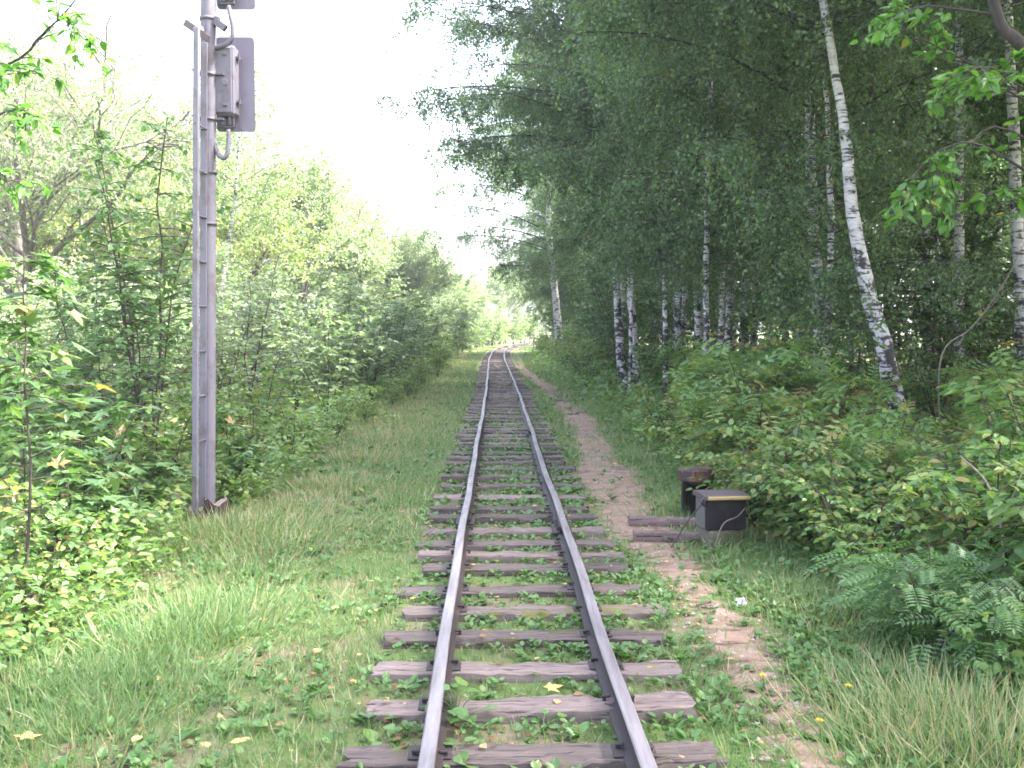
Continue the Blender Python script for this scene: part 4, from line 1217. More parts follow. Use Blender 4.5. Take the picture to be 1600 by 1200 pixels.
left_mid += [(mb, -3.6, 104, 2.3), (mb2, -2.6, 119, 2.4), (mb, -.8, 134, 2.5), (mb2, 3.0, 146, 2.6), (mb, 9.5, 160, 2.6), (mb, 5.6, 108, 1.9), (mb2, 7.2, 115, 2.0), (mb, 9.5, 124, 2.0), (mb2, 12.6, 131, 2.1), (mb, 4.6, 99, 1.7), (mb, 3.8, 90, 1.5), (mb, -6.6, 26, 1.3), (mb2, -7.8, 32, 1.5), (mb, -9.2, 36, 1.6), (mb2, -8.6, 28.5, 1.4), (mb, -11.5, 37, 1.6), (mb2, -8.0, 20.2, 1.2), (mb, -10.2, 25.5, 1.4), (mb2, -12.4, 30.5, 1.5), (mb2, -6.2, 16.2, .95), (mb2, -14.8, 38, 1.6), (mb, -18, 45, 1.8), (mb2, -6.5, 47, 1.6), (mb, -8, 68, 1.9), (mb2, -10, 78, 2.0), (mb, -5.2, 36, 1.6), (mb2, -5.6, 41, 1.7), (mb, -6.0, 57, 1.8), (mb2, -5.6, 66, 1.9), (mb, -6.0, 83, 2.0), (mb2, -4.8, 97, 2.0), (mb, -4.4, 113, 2.1), (mb2, -2.8, 128, 2.1), (mb, 1.2, 143, 2.1), (mb2, 6, 153, 2.2), (mb, 14, 168, 2.2), (mb2, 22, 176, 2.2), (mb, -4.6, 12.6, .75), (mb2, -5.6, 14.8, .85), (mb, -7.0, 12.2, .95), (mb2, -8.2, 12.6, 1.0), (mb, -6.9, 17.6, 1.05), (mb2, -10.5, 15.5, 1.15), (mb, -11.5, 17.5, 1.2), (mb2, -9.0, 21.8, 1.25),
             (mb, -4.3, 25.6, 1.1), (mb2, -13.6, 22.5, 1.3), (mb, -7.6, 22.6, 1.15), (mb2, -10.5, 28, 1.3), (mb, -5.0, 31, 1.3), (mb2, -17, 28, 1.4), (mb, -3.5, 26.5, 1.0), (mb2, -3.7, 31.5, 1.1), (mb, -3.3, 38.5, 1.2), (mb2, -3.4, 47, 1.3), (mb, -3.5, 60, 1.4), (mb, -3.5, 68, 1.4), (mb2, -3.6, 76, 1.5), (mb, -3.4, 85, 1.5), (mb, -3.1, 93, 1.5), (mb2, -2.8, 102, 1.5), (mb, -2.6, 110, 1.5)]
for pr, x, y, s in left_mid:
    dup(pr, ground_at(x, y), frng.uniform(0, 6.28), s)
# --- left: tall pale trees
GT = "pale trees beyond the left thicket"
make_tree("willow_tree", 141, 17.0, 5.0, 1.0, .19, "haze_paled_leaf", NARROW, .12, 40000, "old grey willow with a forking trunk at the far left", "willow tree", None, ground_at(-12.9, 28.0), lean=(.02, 0), width=2.0)
pt1 = make_tree("pale_tree", 142, 12.0, 3.4, .75, .13, "haze_paled_leaf", OVATE, .095, 34000, "pale leafy tree standing beyond the bushes left of the track", "tree", GT, ground_at(-9.0, 46), width=1.4)
pt2 = make_tree("pale_tree", 143, 12.0, 2.8, .65, .12, "yellow_leaf", OVATE, .09, 30000, "yellowish pale tree standing beyond the bushes left of the track", "tree", "yellowish trees beyond the left thicket", ground_at(-11.0, 40), width=1.4)
far_trees = [(pt1, -26, 75, 1.3), (pt1, -34, 80, 1.4), (pt2, -40, 70, 1.3), (pt1, -46, 90, 1.4), (pt1, -30, 100, 1.3), (pt1, -20, 95, 1.2), (pt1, -55, 85, 1.4), (pt2, -12, 120, 1.2), (pt1, -22, 125, 1.3), (pt1, -36, 130, 1.4), (pt1, -52, 130, 1.4), (pt1, -66, 128, 1.5), (pt1, 16, 165, 1.2), (pt1, 22, 172, 1.3), (pt1, -38, 55, 1.2), (pt2, -33, 42, 1.1), (pt1, -6.8, 62, .80), (pt1, -8.4, 54, .95), (pt2, -11.6, 55, 1.05), (pt1, -6.4, 76, .78), (pt2, -7.6, 70, .95), (pt1, -5.2, 92, .72), (pt1, -7.6, 88, .85), (pt1, -4.2, 108, .75), (pt1, -15, 48, 1.25), (pt2, -17, 38, 1.15),
             (pt1, -19, 44, 1.4), (pt2, -22, 52, 1.4), (pt1, -26, 48, 1.5), (pt1, -14, 62, 1.2), (pt2, -20, 66, 1.3), (pt1, -30, 60, 1.5), (pt1, -1.5, 131, 1.0), (pt1, 4.5, 138, 1.1), (pt2, 7.5, 150, 1.1), (pt1, 11, 158, 1.2), (pt1, -1.5, 140, 1.1),
             (pt1, -10, 100, 1.2), (pt1, -14, 84, 1.2), (pt2, -23, 36, 1.2), (pt1, -17, 31, 1.05)]
for pr, x, y, s in far_trees:
    dup(pr, ground_at(x, y), frng.uniform(0, 6.28), s)
lb = make_birch("birch_tree", [(0, 0, -.1), (.25, 0, 3), (.7, .1, 6), (1.1, 0, 10.5)], .10, 3.0, .01, 40, 2.6, 16000, "leaning white birch among the pale trees behind the signal mast", loc=ground_at(-9.0, 32), seed=51, leafsize=.075, leaf="haze_paled_leaf")
dup(lb, ground_at(-12.2, 44), 1.2, 1.05, "leaning white birch farther left among the pale trees")

# --- overhanging branches of trees that stand just outside the view
def branch_tree(name, trunk, r0, branches, leaf, tpl, lsize, nl, label, cat, seed, bark_mat="limb", flat=.6):
    rng = np.random.default_rng(seed)
    base = np.array(trunk[0], float)
    root = empty(name, base, label, cat)
    m = Mesher()
    tr = curve(trunk, 24) - base
    tr[0, 2] -= .1
    m.tubes(tr, np.linspace(r0, r0 * .3, 24), 12)
    allp, alld = [], []
    for pts, r in branches:
        q = curve(pts, 14) - base
        m.tubes(q, np.linspace(r, r * .25, 14), 7)
        for k in range(11):
            f = rng.uniform(.35, 1.0) if k else 1.0
            i = min(12, int(f * 13))
            d = unit(unit(q[i + 1] - q[i]) + rdirs(rng, 1, -.5, .35)[0] * .9)
            L = rng.uniform(.18, .45)
            tw = q[i] + d * (L * np.linspace(0, 1, 4))[:, None]; tw[:, 2] -= .2 * L * np.linspace(0, 1, 4) ** 2
            m.tubes(tw, np.linspace(.005, .002, 4), 4)
            allp.append(tw); alld.append(d)
    m.build("trunk", M[bark_mat], root)
    S = np.array(allp); D = np.array(alld)
    pi = np.repeat(np.arange(len(S)), nl); s = rng.uniform(.2, 1.0, len(pi)) * 3; k0 = np.minimum(s.astype(int), 2); f = s - k0
    pos = S[pi, k0] * (1 - f)[:, None] + S[pi, k0 + 1] * f[:, None]
    A = unit(D[pi] * .6 + rdirs(rng, len(pi), -.8, .2))
    nrm = unit(rdirs(rng, len(pi)) * (1 - flat) + np.array([0, 0, 1.0]) * flat)
    mm = Mesher()
    mm.scatter(tpl, pos, A, np.cross(nrm, A), lsize * rng.uniform(.65, 1.2, len(pi)), np.clip(rng.normal(.4, .22, len(pi)), 0, 1))
    mm.build("crown", M[leaf], root)
    return root
T = lambda px, py, Y: tuple(P(px, py, Y))
bt = (5.05, 8.0, ghf(5.05, 8))
branch_tree("maple_tree", [bt, (4.9, 8.0, 1.6), (4.45, 8.0, 3.1), T(1600, 75, 8), T(1548, -20, 8), (3.2, 8.0, 6.5)], .085,
            [([(4.7, 8.0, 2.3), T(1560, 240, 7.8), T(1480, 230, 7.6), T(1415, 285, 7.5)], .014),
             ([(4.6, 8.0, 2.6), T(1570, 200, 7.9), T(1500, 250, 7.7), T(1450, 300, 7.6)], .012),
             ([(4.4, 8.0, 3.2), T(1590, 150, 8), T(1540, 120, 8), T(1500, 130, 8.0)], .012),
             ([(4.5, 8.0, 3.0), T(1600, 150, 7.6), T(1560, 110, 7.4), T(1525, 105, 7.3)], .010),
             ([(4.8, 8.0, 2.0), T(1600, 330, 7.8), T(1580, 300, 7.6), T(1555, 300, 7.5)], .010),
             ([T(1570, 25, 8), T(1500, 15, 8.1), T(1440, 10, 8.2), T(1390, 30, 8.2)], .012),
             ([(4.3, 8.0, 3.3), T(1520, 100, 8.6), T(1440, 60, 8.8), T(1395, 30, 8.8)], .010)],
            "bright_leaf", OVATE, .105, 7, "bright green maple branches reaching in front of the birches at the right edge", "maple tree", 61)
bt = (-5.2, 7.5, ghf(-5.2, 7.5))
branch_tree("ash_maple", [bt, (-5.15, 7.5, 2), (-5.0, 7.5, 4), (-4.9, 7.5, 5.6)], .07,
            [([(-5.05, 7.5, 2.9), T(0, 108, 7.3), T(60, 60, 7.2), T(118, 0, 7.1), T(128, -40, 7.1)], .012),
             ([(-5.0, 7.5, 2.6), T(-20, 130, 7.2), T(10, 110, 7.1), T(30, 100, 7.0)], .010),
             ([(-5.1, 7.5, 2.4), T(-20, 190, 7.2), T(20, 170, 7.1), T(45, 175, 7.0)], .010),
             ([(-5.1, 7.5, 1.9), T(-30, 280, 7.2), T(0, 285, 7.1), T(25, 280, 7.0)], .009),
             ([T(60, 60, 7.2), T(80, 40, 7.15), T(100, 30, 7.1), T(120, 45, 7.1)], .006)],
            "bright_leaf", OVATE, .095, 5, "dark green leafy branches hanging in at the upper left corner", "tree", 62)

# --- right bank: shrub belt
GR = "shrubs on the right bank"
RL = "low yellow green shrub in the belt on the right bank"
rs = [make_shrub("shrub", 201, 7, 1.15, .55, "ash_leaf", ASH5, .20, 16, 5, RL, "shrub", GR, ground_at(2.9, 8.6), flat=.66, old=.09, tint=(.5, .26)),
      make_shrub("shrub", 202, 7, 1.0, .6, "ash_leaf", OVATE, .075, 18, 9, RL, "shrub", GR, ground_at(2.45, 7.6), flat=.6, old=.08, tint=(.48, .25)),
      make_shrub("shrub", 203, 6, 1.25, .6, "ash_leaf", OVATE, .095, 18, 8, RL, "shrub", GR, ground_at(3.4, 7.2), flat=.62, old=.07, tint=(.35, .22)),
      make_shrub("shrub", 204, 6, .75, .5, "ash_leaf", OVATE, .06, 16, 9, RL, "shrub", GR, ground_at(2.2, 9.6), flat=.55, old=.11, tint=(.55, .25))]
right = [(3, 2.05, 8.9, 1), (1, 2.5, 9.4, 1), (0, 3.4, 9.6, .75), (2, 4.3, 9.0, 1.0), (0, 2.5, 10.8, 1.0), (1, 3.2, 10.9, 1.1), (3, 2.1, 11.6, 1), (2, 4.1, 11.2, .6), (0, 5.1, 10.4, 1.1), (0, 2.75, 12.2, 1.25), (0, 3.15, 13.0, 1.25), (0, 3.6, 12.6, 1.1),
         (3, 2.1, 13.8, 1.1), (2, 4.8, 12.8, .5), (0, 2.9, 14.3, 1.2), (1, 3.9, 14.6, 1.2), (3, 2.25, 16, 1.1), (0, 3.2, 16.6, 1.2), (2, 4.4, 16.8, 1.2), (1, 2.5, 18.4, 1.1), (0, 3.6, 19.4, 1.2), (3, 2.2, 20.5, 1.2), (1, 2.8, 22, 1.2),
         (3, 2.2, 24, 1.2), (1, 2.5, 27, 1.2), (3, 2.1, 30, 1.3), (1, 2.3, 34, 1.3), (3, 2.1, 39, 1.4), (1, 2.2, 45, 1.4), (3, 1.9, 51, 1.4), (1, 2.2, 57, 1.4), (3, 1.9, 64, 1.5), (1, 2.0, 72, 1.6), (0, 6.2, 12.6, 1.2), (2, 6.6, 10.6, 1.1), (0, 7.4, 14, 1.3),
         (1, 3.0, 6.6, 1.0), (2, 4.0, 7.7, 1.05), (0, 3.7, 6.4, .9), (3, 2.35, 6.9, .9), (2, 5.2, 8.4, 1.1), (1, 2.35, 8.2, .9), (1, 5.7, 14.3, .5), (2, 8.0, 12, 1.2), (0, 5.0, 19, 1.3), (1, 6.5, 17, 1.3), (2, 3.6, 25, 1.3), (0, 3.5, 33, 1.4), (2, 3.3, 41, 1.4), (0, 3.3, 49, 1.5), (2, 3.4, 62, 1.6)]
for k, x, y, s in right:
    dup(rs[k], ground_at(x, y), frng.uniform(0, 6.28), s * (.5 if 15 < y < 28 and x / y < .14 else 1.0 if .345 < x / y < .44 else 1.14))
# big leaved green bushes at the near right and the rowan in front
make_shrub("dogwood_bush", 211, 5, 1.0, .5, "maple_leaf", OVATE, .125, 14, 7, "broad leaved green bush at the right edge behind the rowan", "bush", None, ground_at(3.05, 5.7), flat=.65, tint=(.4, .25), old=.05)
row = make_shrub("rowan_sapling", 212, 5, .72, .5, "rowan_leaf", PINNATE, .24, 8, 4, "young rowan with feathery dark green leaves spreading beside the path", "rowan", "young rowans beside the path", ground_at(2.16, 5.35), flat=.72, tint=(.4, .2), stem_r=.007, base_bare=.3, side_len=.28)
dup(row, ground_at(2.45, 5.0), 2.0, .7, "smaller young rowan drooping at the right border in dry grass")
dup(row, ground_at(2.35, 5.9), 4.0, .95, "young rowan with its fresh green top just above the darker one")
# dry arching stems in the right belt
for (pts, l) in (([T(1560, 985, 5.7), T(1567, 850, 5.8), T(1545, 760, 6.0), T(1500, 712, 6.1)], "bare arching brown stem standing in the right shrubs"),
                 ([T(1350, 850, 7.5), T(1300, 805, 7.4), T(1280, 770, 7.4), T(1245, 760, 7.3)], "short bare twig lying over the shrubs behind the black box"),
                 ([T(1470, 560, 13), T(1520, 510, 13), T(1570, 440, 13), T(1600, 380, 13)], "long bare dead branch slanting up towards the right border")):
    m = Mesher()
    p0 = np.array(pts[0])
    g0 = np.array([p0[0] + .03, p0[1], ghf(p0[0], p0[1]) - .05])
    q = curve([g0] + [np.array(p) for p in pts], 24)
    m.tubes(q - g0, np.linspace(.011, .004, 24), 7)
    d = unit(q[14] - q[12]); 
    m.tubes(curve([q[13] - g0, q[13] - g0 + d * .12 + np.array([.08, 0, .05]), q[13] - g0 + d * .22 + np.array([.17, 0, .15])], 6), np.linspace(.006, .002, 6), 5)
    o = m.build("dead_stem", M["pale_twig"]); o.location = g0
    tag(o, l, "dead stem")

# --- understory in the forest
GU = "understory saplings under the birches"
UL = "leafy understory sapling in the shade under the birches"
us = [make_shrub("understory_sapling", 221, 5, 3.4, 1.3, "forest_leaf", OVATE, .095, 26, 9, UL, "sapling", GU, ground_at(6.9, 18.6), flat=.6, stem_r=.018, base_bare=.1, side_len=.3),
      make_shrub("understory_sapling", 222, 5, 4.6, 1.5, "forest_leaf", MAPLE, .12, 30, 8, UL, "sapling", GU, ground_at(7.6, 22), flat=.66, stem_r=.022, base_bare=.12, side_len=.28),
      make_shrub("understory_sapling", 223, 6, 2.4, 1.1, "forest_leaf", OVATE, .09, 24, 9, UL, "sapling", GU, ground_at(5.6, 31), flat=.6, stem_r=.015, base_bare=.08, side_len=.34, old=.08)]
under = [(0, 3.35, 32, 1.35), (2, 3.75, 13.2, .85), (0, 3.3, 33, 1.2), (0, 3.7, 40, 1.3), (2, 4.3, 46, 1.5), (0, 5.0, 52, 1.4), (1, 4.2, 38, 1.1), (1, 4.0, 50, 1.2), (2, 3.5, 30, 1.1), (2, 3.3, 36, 1.2), (0, 4.4, 29, 1.0), (2, 3.8, 43, 1.3), (0, 4.4, 48, 1.2), (2, 4.6, 54, 1.3), (0, 3.8, 63, 1.3), (2, 3.3, 69, 1.4), (0, 4.2, 80, 1.4), (2, 4.6, 90, 1.6), (2, 6.4, 100, 1.6), (0, 8.4, 110, 1.5), (2, 12, 122, 1.6), (0, 3.9, 56, 1.2),
         (0, 9.0, 17.5, 1.0), (1, 10.5, 20, 1.0), (2, 6.3, 15.6, 1.0), (2, 8.6, 14.6, 1.0), (0, 11.5, 18, 1.1)]
for k, x, y, s in under:
    dup(us[k], ground_at(x, y), frng.uniform(0, 6.28), s)
for i in range(26):      # the forest floor growth that closes the view between the far trunks
    x = 10 + 36 * ((i * 7) % 26) / 26.0; y = max(24, x * 1.75) + frng.uniform(-4, 8)
    dup(us[i % 3], ground_at(x, y), frng.uniform(0, 6.28), frng.uniform(1.1, 1.7))
cnt = 0
while cnt < 60:
    y = frng.uniform(17, 62); x = frng.uniform(5.0, 6 + y * .6)
    if not track_clear(x, y, 4): continue
    if y < 20.5 and abs(x - .412 * y) < 1.6: continue
    if x / y < .30 and y < 24 and frng.random() < .6: continue
    k = frng.choice([0, 0, 1, 1, 2])
    dup(us[k], ground_at(x, y), frng.uniform(0, 6.28), frng.uniform(.8, 1.6)); cnt += 1

# ------------------------------------------------------------------ grass, weeds, fallen leaves (nobody could count them)
def in_sleeper(x, y):
    ylist_y = np.array([a for a, _ in ylist])
    i = np.clip(np.searchsorted(ylist_y, y), 1, len(ylist_y) - 1)
    dy = np.minimum(np.abs(y - ylist_y[i]), np.abs(y - ylist_y[i - 1]))
    return dy < .105
def build_grass():
    rng = np.random.default_rng(71)
    m = Mesher()
    def patch(n, x0, x1, y0, y1, hlo, hhi, w, dry=.1, keep=None, lean=.45):
        x = rng.uniform(x0, x1, n) ; y = y0 + (y1 - y0) * rng.uniform(0, 1, n)
        x = x + xc(y)
        d = x - xc(y)
        k = np.ones(n, bool)
        pd = path_dist(x, y) - path_half(y)
        k &= (pd > -.04) | (rng.random(n) < np.where(y < 6.5, .30, .10))
        k &= (pd > .15) | (rng.random(n) < .55)
        ins = (np.abs(d) < .75)
        edge = 1 - np.abs(d) / .75
        k &= ~(ins & in_sleeper(x, y) & (rng.random(n) < np.where(np.abs(d) < .62, .985, .7)))
        k &= ~(ins & (rng.random(n) < .35))
        k &= ~(np.abs(np.abs(d) - GAUGE / 2) < .06)
        dens = .62 + .75 * noise2(x, y, .8, 3) + .35 * noise2(x, y, 2.4, 4)
        k &= rng.random(n) < np.clip(dens + .25, .10, 1)
        bare = (d < -.75) & (np.abs(d + 1.55 + .12 * np.sin(y)) < .16) & (y < 11)     # faint trodden line in the left verge
        k &= ~(bare & (rng.random(n) < .7))
        k &= ~((y > 40) & (np.abs(d) < .95))
        if keep is not None: k &= keep(x, y, d, rng)
        x, y, d, ins = x[k], y[k], d[k], ins[k]
        h = rng.uniform(hlo, hhi, len(x)) * (1 + .5 * noise2(x, y, 1.1, 5)) * np.where(ins, .55, 1.0)
        A = unit(np.stack([rng.normal(0, lean, len(x)), rng.normal(0, lean, len(x)), np.ones(len(x))], -1))
        B = rdirs(rng, len(x), -.2, .2)
        tint = np.clip(.42 + .28 * noise2(x, y, 1.3, 6) + rng.normal(0, .16, len(x)), 0, .8)
        dr = rng.random(len(x)) < dry * (1 + 1.2 * noise2(x, y, 2.0, 7) + .5 * (d < -1.2) * (y > 6) + .9 * (d < -1.5) * (y > 9))
        tint = np.where(dr, rng.uniform(.86, 1, len(x)), tint)
        pos = np.stack([x, y, gh(x, y) - .005], -1)
        m.scatter(BLADE, pos, A, B, h, tint, width=w / h * rng.uniform(.7, 1.3, len(x)))
    patch(52000, -2.9, 2.7, 3.3, 8.0, .035, .125, .0055, .17)
    patch(38000, -2.9, 2.5, 8.0, 15, .04, .14, .008, .20)
    patch(34000, -2.9, 2.4, 15, 30, .06, .16, .014, .22)
    patch(24000, -3.0, 2.4, 30, 62, .07, .2, .026, .2)
    patch(9000, -3.2, 2.6, 62, 125, .06, .14, .05, .15)
    tag(m.build("grass", M["grass"]), "short green grass on the verges and between the sleepers", "grass", kind="stuff")
    # long tufts
    m = Mesher()
    def tuft(cx, cy, r, n, hlo, hhi, w, dry):
        x = cx + rng.normal(0, r, n); y = cy + rng.normal(0, r, n)
        h = rng.uniform(hlo, hhi, n) * (.85 if dry >= .3 else .68)
        A = unit(np.stack([(x - cx) * 1.6 + rng.normal(0, .3, n), (y - cy) * 1.6 + rng.normal(0, .3, n), np.full(n, .9)], -1))
        tint = np.where(rng.random(n) < dry, rng.uniform(.85, 1, n), np.clip(rng.normal(.42, .2, n), 0, .8))
        m.scatter(BLADE, np.stack([x, y, gh(x, y) - .005], -1), A, rdirs(rng, n, -.2, .2), h, tint, width=w / h)
    for (px, py, n, hl, hh_, dry) in ((346, 842, 420, .14, .36, .3), (316, 838, 360, .14, .36, .2), (372, 832, 420, .12, .34, .4), (310, 985, 900, .12, .34, .06), (250, 1010, 700, .12, .32, .08), (360, 960, 600, .12, .30, .10), (200, 1080, 700, .10, .28, .1), (120, 1150, 700, .10, .28, .1), (330, 1090, 500, .08, .2, .1), (60, 1080, 600, .1, .3, .1),
                                      (1480, 1130, 700, .12, .32, .45), (1560, 1180, 700, .12, .34, .5), (1420, 1170, 600, .10, .28, .35), (1350, 1100, 400, .08, .22, .3), (1540, 1110, 500, .12, .3, .5), (1280, 960, 500, .08, .22, .25), (1230, 930, 400, .08, .2, .2),
                                      (420, 860, 500, .1, .28, .35), (450, 800, 500, .1, .3, .4), (520, 760, 500, .1, .3, .45), (480, 830, 500, .1, .26, .3), (560, 720, 500, .12, .3, .5), (610, 690, 500, .12, .32, .5), (640, 660, 500, .14, .34, .45),
                                      (400, 900, 500, .1, .24, .2), (1040, 720, 400, .1, .24, .3), (1000, 690, 400, .1, .26, .3), (1100, 790, 350, .08, .2, .3), (1060, 800, 300, .08, .2, .2), (1150, 845, 350, .08, .2, .3), (1090, 845, 250, .06, .16, .1)):
        g = G(px, py)
        tuft(g[0], g[1], .17 + .014 * g[1], int(n * .8), hl, hh_, .0055 + .0004 * g[1], dry)
    tag(m.build("tall_grass", M["grass"]), "longer tufts of green and straw coloured grass at the verge edges", "grass", kind="stuff")
build_grass()

def build_weeds():
    rng = np.random.default_rng(72)
    m = Mesher()
    def rosettes(n, x0, x1, y0, y1, s, keep):
        x = rng.uniform(x0, x1, n); y = rng.uniform(y0, y1, n); x = x + xc(y); d = x - xc(y)
        k = keep(x, y, d)
        x, y = x[k], y[k]
        nl = 6
        i = np.repeat(np.arange(len(x)), nl)
        az = rng.uniform(0, 6.28, len(i)); el = rng.uniform(.05, .9, len(i))
        A = np.stack([np.cos(az), np.sin(az), el], -1)
        pos = np.stack([x[i], y[i], gh(x[i], y[i]) + rng.uniform(0, .03, len(i))], -1) + A * .012
        nr = np.array([0, 0, 1.0]) + rdirs(rng, len(i)) * .35
        sz = s * rng.uniform(.5, 1.2, len(x))[i] * rng.uniform(.7, 1.2, len(i))
        m.scatter(OVATE, pos, A, np.cross(nr, A), sz, np.clip(rng.normal(.45, .22, len(i)), 0, 1), width=1.3)
    intrack = lambda x, y, d: ~in_sleeper(x, y) & (np.abs(np.abs(d) - .4) > .055) & (rng.random(len(x)) < .75 + .6 * noise2(x, y, .5, 9))
    verge = lambda x, y, d: ((path_dist(x, y) > path_half(y) + .03) | (rng.random(len(x)) < .1)) & (np.abs(d) > .7) & (rng.random(len(x)) < .5 + .8 * noise2(x, y, .9, 8))
    rosettes(1700, -.72, .72, 3.4, 9, .042, intrack)
    rosettes(2200, -.72, .72, 9, 22, .055, intrack)
    rosettes(2600, .75, 2.4, 3.6, 8.5, .045, verge)
    rosettes(1800, -2.8, -.75, 3.6, 9, .045, verge)
    rosettes(2600, -2.8, 2.4, 9, 20, .06, verge)
    rosettes(1200, -2.9, 2.4, 20, 45, .11, verge)
    tag(m.build("ground_weeds", M["weed"]), "small broad leaved weeds and clover between the sleepers and on the verges", "weeds", kind="stuff")
    # low leafy floor under the shrubs
    m = Mesher()
    def floor(n, xf, y0, y1, hmax, s, tm):
        y = y0 + (y1 - y0) * rng.uniform(0, 1, n) ** 1.3
        x = xf(n, y)
        z = gh(x, y) + hmax * rng.uniform(.02, 1, n) ** 1.5
        vis = ~((y > 6.8) & (y < 9.75) & (x / y > -.312) & (x / y < -.258))
        x, y, z, n = x[vis], y[vis], z[vis], int(vis.sum())
        A = unit(rdirs(rng, n, -.6, .4)); nr = np.array([0, 0, 1.0]) + rdirs(rng, n) * .7
        m.scatter(OVATE, np.stack([x, y, z], -1), A, np.cross(nr, A), s * rng.uniform(.6, 1.3, n) * (1 + y / 60), np.clip(rng.normal(tm, .22, n), 0, .9))
    floor(9000, lambda n, y: xc(y) - 2.45 - .25 * noise2(y, y * 0, 1.5, 3) - rng.exponential(1.1, n), 4.8, 16, .42, .06, .55)
    floor(9000, lambda n, y: xc(y) - 2.6 - rng.exponential(2.0, n), 14, 60, .55, .085, .5)
    floor(11000, lambda n, y: xc(y) + 2.05 + .2 * noise2(y, y * 0, 1.2, 5) + rng.exponential(1.4, n), 4.8, 18, .40, .06, .55)
    floor(9000, lambda n, y: xc(y) + 1.9 + rng.exponential(3.5, n), 14, 60, .55, .09, .45)
    tag(m.build("undergrowth", M["ash_leaf"]), "low leafy undergrowth covering the soil beneath the shrubs on both banks", "undergrowth", kind="stuff")
build_weeds()

def build_litter():
    rng = np.random.default_rng(73)
    m = Mesher()
    n = 1500
    y = 3.6 + 26 * rng.uniform(0, 1, n) ** 1.7; d = rng.uniform(-2.6, 2.2, n); x = d + xc(y)
    ins = in_sleeper(x, y) & (np.abs(d) < .74)
    z = np.where(ins, SL_TOP + .012, gh(x, y) + .022)
    k = np.abs(np.abs(d) - .4) > .06
    x, y, z = x[k], y[k], z[k]; n = len(x)
    A = rdirs(rng, n, -.15, .25); nr = np.array([0, 0, 1.0]) + rdirs(rng, n) * .35
    m.scatter(OVATE, np.stack([x, y, z], -1), A, np.cross(nr, A), rng.uniform(.02, .045, n) * (1 + y / 40), rng.uniform(0, .95, n), width=1.3)
    tag(m.build("fallen_leaves", M["dead_leaf"]), "scattered small brown and yellow fallen leaves", "fallen leaves", kind="stuff")
    m = Mesher()
    n = 900
    y = 3.6 + 22 * rng.uniform(0, 1, n) ** 1.5
    x = np.interp(y, _pp[:, 1], _pp[:, 0]) + rng.normal(0, .22, n)
    for i in range(n):
        s = rng.uniform(.005, .014)
        v = np.array([(1, 0, 0), (.3, .9, 0), (-.8, .6, 0), (-.8, -.6, 0), (.3, -.9, 0), (0, 0, .7)]) * s * rng.uniform(.7, 1.3, (6, 3)) + np.array([x[i], y[i], ghf(x[i], y[i]) + .014])
        m.poly(v, [(0, 1, 5), (1, 2, 5), (2, 3, 5), (3, 4, 5), (4, 0, 5)])
    tag(m.build("gravel", M["pebble"]), "small pale pebbles scattered on the trodden path", "gravel", kind="stuff")
build_litter()

# ------------------------------------------------------------------ small single things on the ground
def leaf_on_ground(px, py, size, tint, label, z=.03, rz=0.0):
    g = G(px, py, z)
    gz = ghf(g[0], g[1])
    m = Mesher()
    m.scatter(MAPLE if size > .075 else OVATE, np.array([[0, 0, 0]]), np.array([[math.cos(rz), math.sin(rz), .12]]), np.array([[-math.sin(rz), math.cos(rz), .1]]), size, np.array([tint]), width=1.25)
    o = m.build("fallen_leaf", M["dead_leaf"]); o.location = (g[0], g[1], gz + z)
    tag(o, label, "fallen leaf", "single fallen leaves")
leaf_on_ground(855, 1076, .085, 1.0, "bright yellow fallen leaf between the rails", .05, .4)
leaf_on_ground(207, 1165, .06, .80, "pale buff fallen leaf in the grass at the lower left", .05, 1.2)
leaf_on_ground(360, 1166, .065, .86, "yellowish curled fallen leaf right of the pale buff one", .04, .2)
leaf_on_ground(325, 1174, .06, .78, "tan fallen leaf lying left of the yellowish curled one", .04, 2.2)
leaf_on_ground(392, 1160, .045, .72, "small pinkish fallen leaf right of the yellowish curled one", .04, 3.0)
leaf_on_ground(493, 1022, .07, .70, "upright tan fallen leaf on the trodden line left of the track", .05, 1.5)
leaf_on_ground(518, 951, .06, .88, "golden fallen leaf beside the fifth visible sleeper", .03, .7)
leaf_on_ground(447, 1066, .06, .62, "brown fallen leaf on the trodden line in the left verge", .03, 2.6)
leaf_on_ground(404, 968, .05, .80, "pale fallen leaf in the short grass below the mast", .04, .3)
leaf_on_ground(1086, 978, .05, .84, "buff fallen leaf on the path left of the white litter", .02, .9)
leaf_on_ground(42, 1157, .08, .95, "yellow broad fallen leaf at the lower left corner", .06, 1.9)

def build_scrap():
    g = G(1156, 941, .03)
    rng = np.random.default_rng(9)
    m = Mesher()
    n, k = 7, 12
    v = []
    for i in range(n):
        th = math.pi * i / (n - 1)
        for j in range(k):
            ph = 6.283 * j / k
            r = .030 * (1 + rng.normal(0, .28))
            v.append((1.25 * r * math.sin(th) * math.cos(ph), r * math.sin(th) * math.sin(ph), .8 * r * math.cos(th)))
    f = [[i * k + j, i * k + (j + 1) % k, (i + 1) * k + (j + 1) % k, (i + 1) * k + j] for i in range(n - 1) for j in range(k)]
    m.poly(v, f)
    o = m.build("litter_scrap", M["white_paper"]); o.location = (g[0], g[1], ghf(g[0], g[1]) + .022)
    tag(o, "crumpled scrap of white plastic litter on the edge of the path", "litter")
build_scrap()

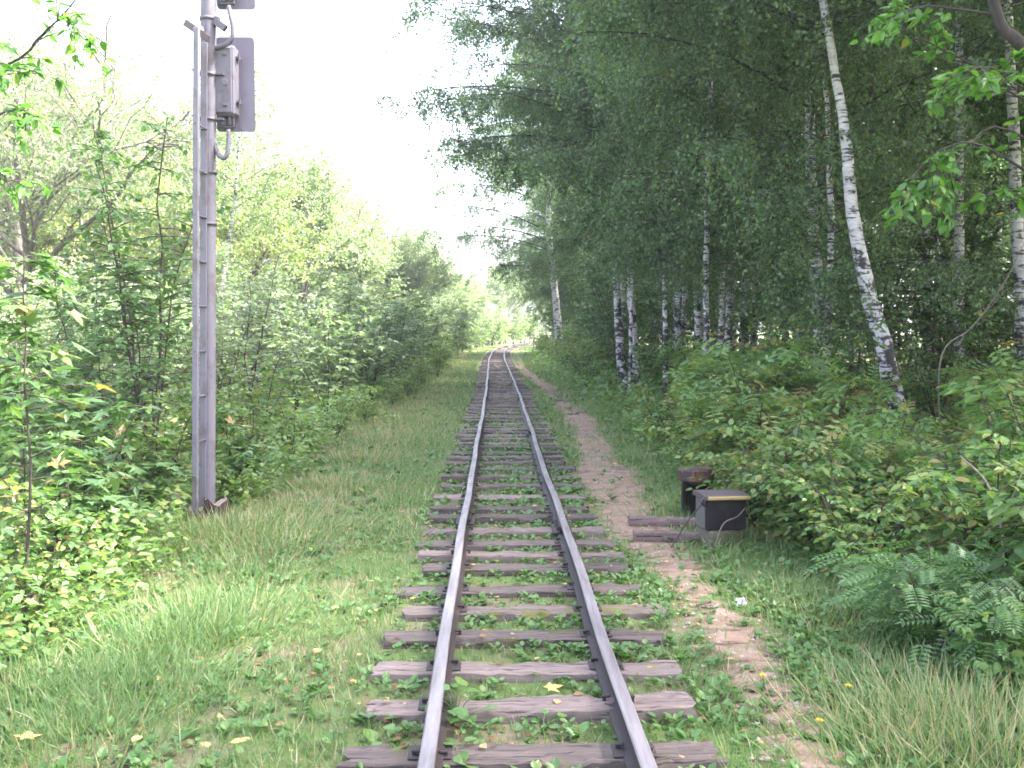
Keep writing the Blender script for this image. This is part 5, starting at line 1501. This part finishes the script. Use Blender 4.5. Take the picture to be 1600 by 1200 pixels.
def flower(px, py, label):
    g = G(px, py, .09); gz = ghf(g[0], g[1])
    root = empty("dandelion", (g[0], g[1], gz), label, "dandelion", "dandelions beside the path")
    m = Mesher(); m.tubes(curve([(0, 0, 0), (.004, 0, .05), (0, 0, .088)], 6), .0022, 6); m.build("stem", M["weed"], root)
    m = Mesher()
    rng = np.random.default_rng(int(px))
    for r_, el, n in ((.021, .25, 16), (.017, .7, 14), (.011, 1.6, 10)):
        az = np.arange(n) / n * 6.283 + rng.uniform(0, 1)
        A = np.stack([np.cos(az), np.sin(az), np.full(n, el)], -1)
        m.scatter(NARROW, np.tile([[0, 0, .088]], (n, 1)), A, np.cross(np.array([0, 0, 1.0]), A), r_, .5, width=1.6)
    m.build("flower_head", M["dandelion"], root)
    m = Mesher()
    az = rng.uniform(0, 6.28, 7); A = np.stack([np.cos(az), np.sin(az), rng.uniform(.1, .5, 7)], -1)
    m.scatter(NARROW, np.tile([[0, 0, .005]], (7, 1)), A, np.cross(np.array([0, 0, 1.0]), A), .10, .4, width=1.6); m.build("leaf_rosette", M["weed"], root)
flower(1192, 1056, "yellow dandelion at the right edge of the path, farther left of the three")
flower(1325, 1071, "yellow dandelion in the grass in front of the young rowan")
flower(1281, 1122, "yellow dandelion nearest the bottom of the view, right of the path")

def broad_weed(px, py, n, size, label, seed, h=.12):
    rng = np.random.default_rng(seed)
    g = G(px, py, .0); gz = ghf(g[0], g[1])
    root = empty("broadleaf_weed", (g[0], g[1], gz), label, "weed", "big weeds on the track")
    st, lf = Mesher(), Mesher()
    for i in range(n):
        az = 6.283 * i / n + rng.normal(0, .4); r = rng.uniform(.02, .12); z = h * rng.uniform(.3, 1.1)
        tip = np.array([r * math.cos(az), r * math.sin(az), z])
        st.tubes(curve([(0, 0, -.01), tip * np.array([.4, .4, .7]), tip], 6), np.linspace(.003, .0018, 6), 5)
        A = np.array([[math.cos(az), math.sin(az), rng.uniform(-.25, .2)]]); nr = np.array([[0, 0, 1.0]]) + rng.normal(0, .2, (1, 3))
        lf.scatter(OVATE, tip[None], A, np.cross(nr, A), size * rng.uniform(.7, 1.15), np.array([rng.uniform(.3, .9)]), width=1.45)
    st.build("stem", M["weed"], root)
    lf.build("foliage", M["weed"], root)
broad_weed(712, 1135, 13, .088, "tall broad leaved weed growing inside the left rail", 1, .16)
broad_weed(578, 1142, 7, .085, "weed with round pale leaves outside the left rail", 2, .07)
broad_weed(715, 1192, 8, .085, "broad leaved weed in front of the tall one inside the left rail", 3, .08)
broad_weed(848, 1148, 8, .05, "small leafy weed in the middle between the rails", 4, .07)
broad_weed(620, 1192, 6, .075, "low weed under the left rail at the bottom edge", 5, .05)

# ------------------------------------------------------------------ the moist air that pales the distance
def build_haze():
    m, nt, out = newmat("haze_air")
    v = nt.nodes.new("ShaderNodeVolumePrincipled")
    v.inputs["Color"].default_value = (0.93, 0.95, 1.0, 1)
    v.inputs["Density"].default_value = 0.0011
    v.inputs["Anisotropy"].default_value = 0.45
    nt.links.new(v.outputs[0], out.inputs["Volume"])
    h = Mesher(); h.box((0, 0, 0), (900, 1100, 32))
    o = h.build("haze", m); o.location = (0, 300, 13.0)
    tag(o, "thin pale haze hanging between the trees", "haze", kind="stuff")
build_haze()
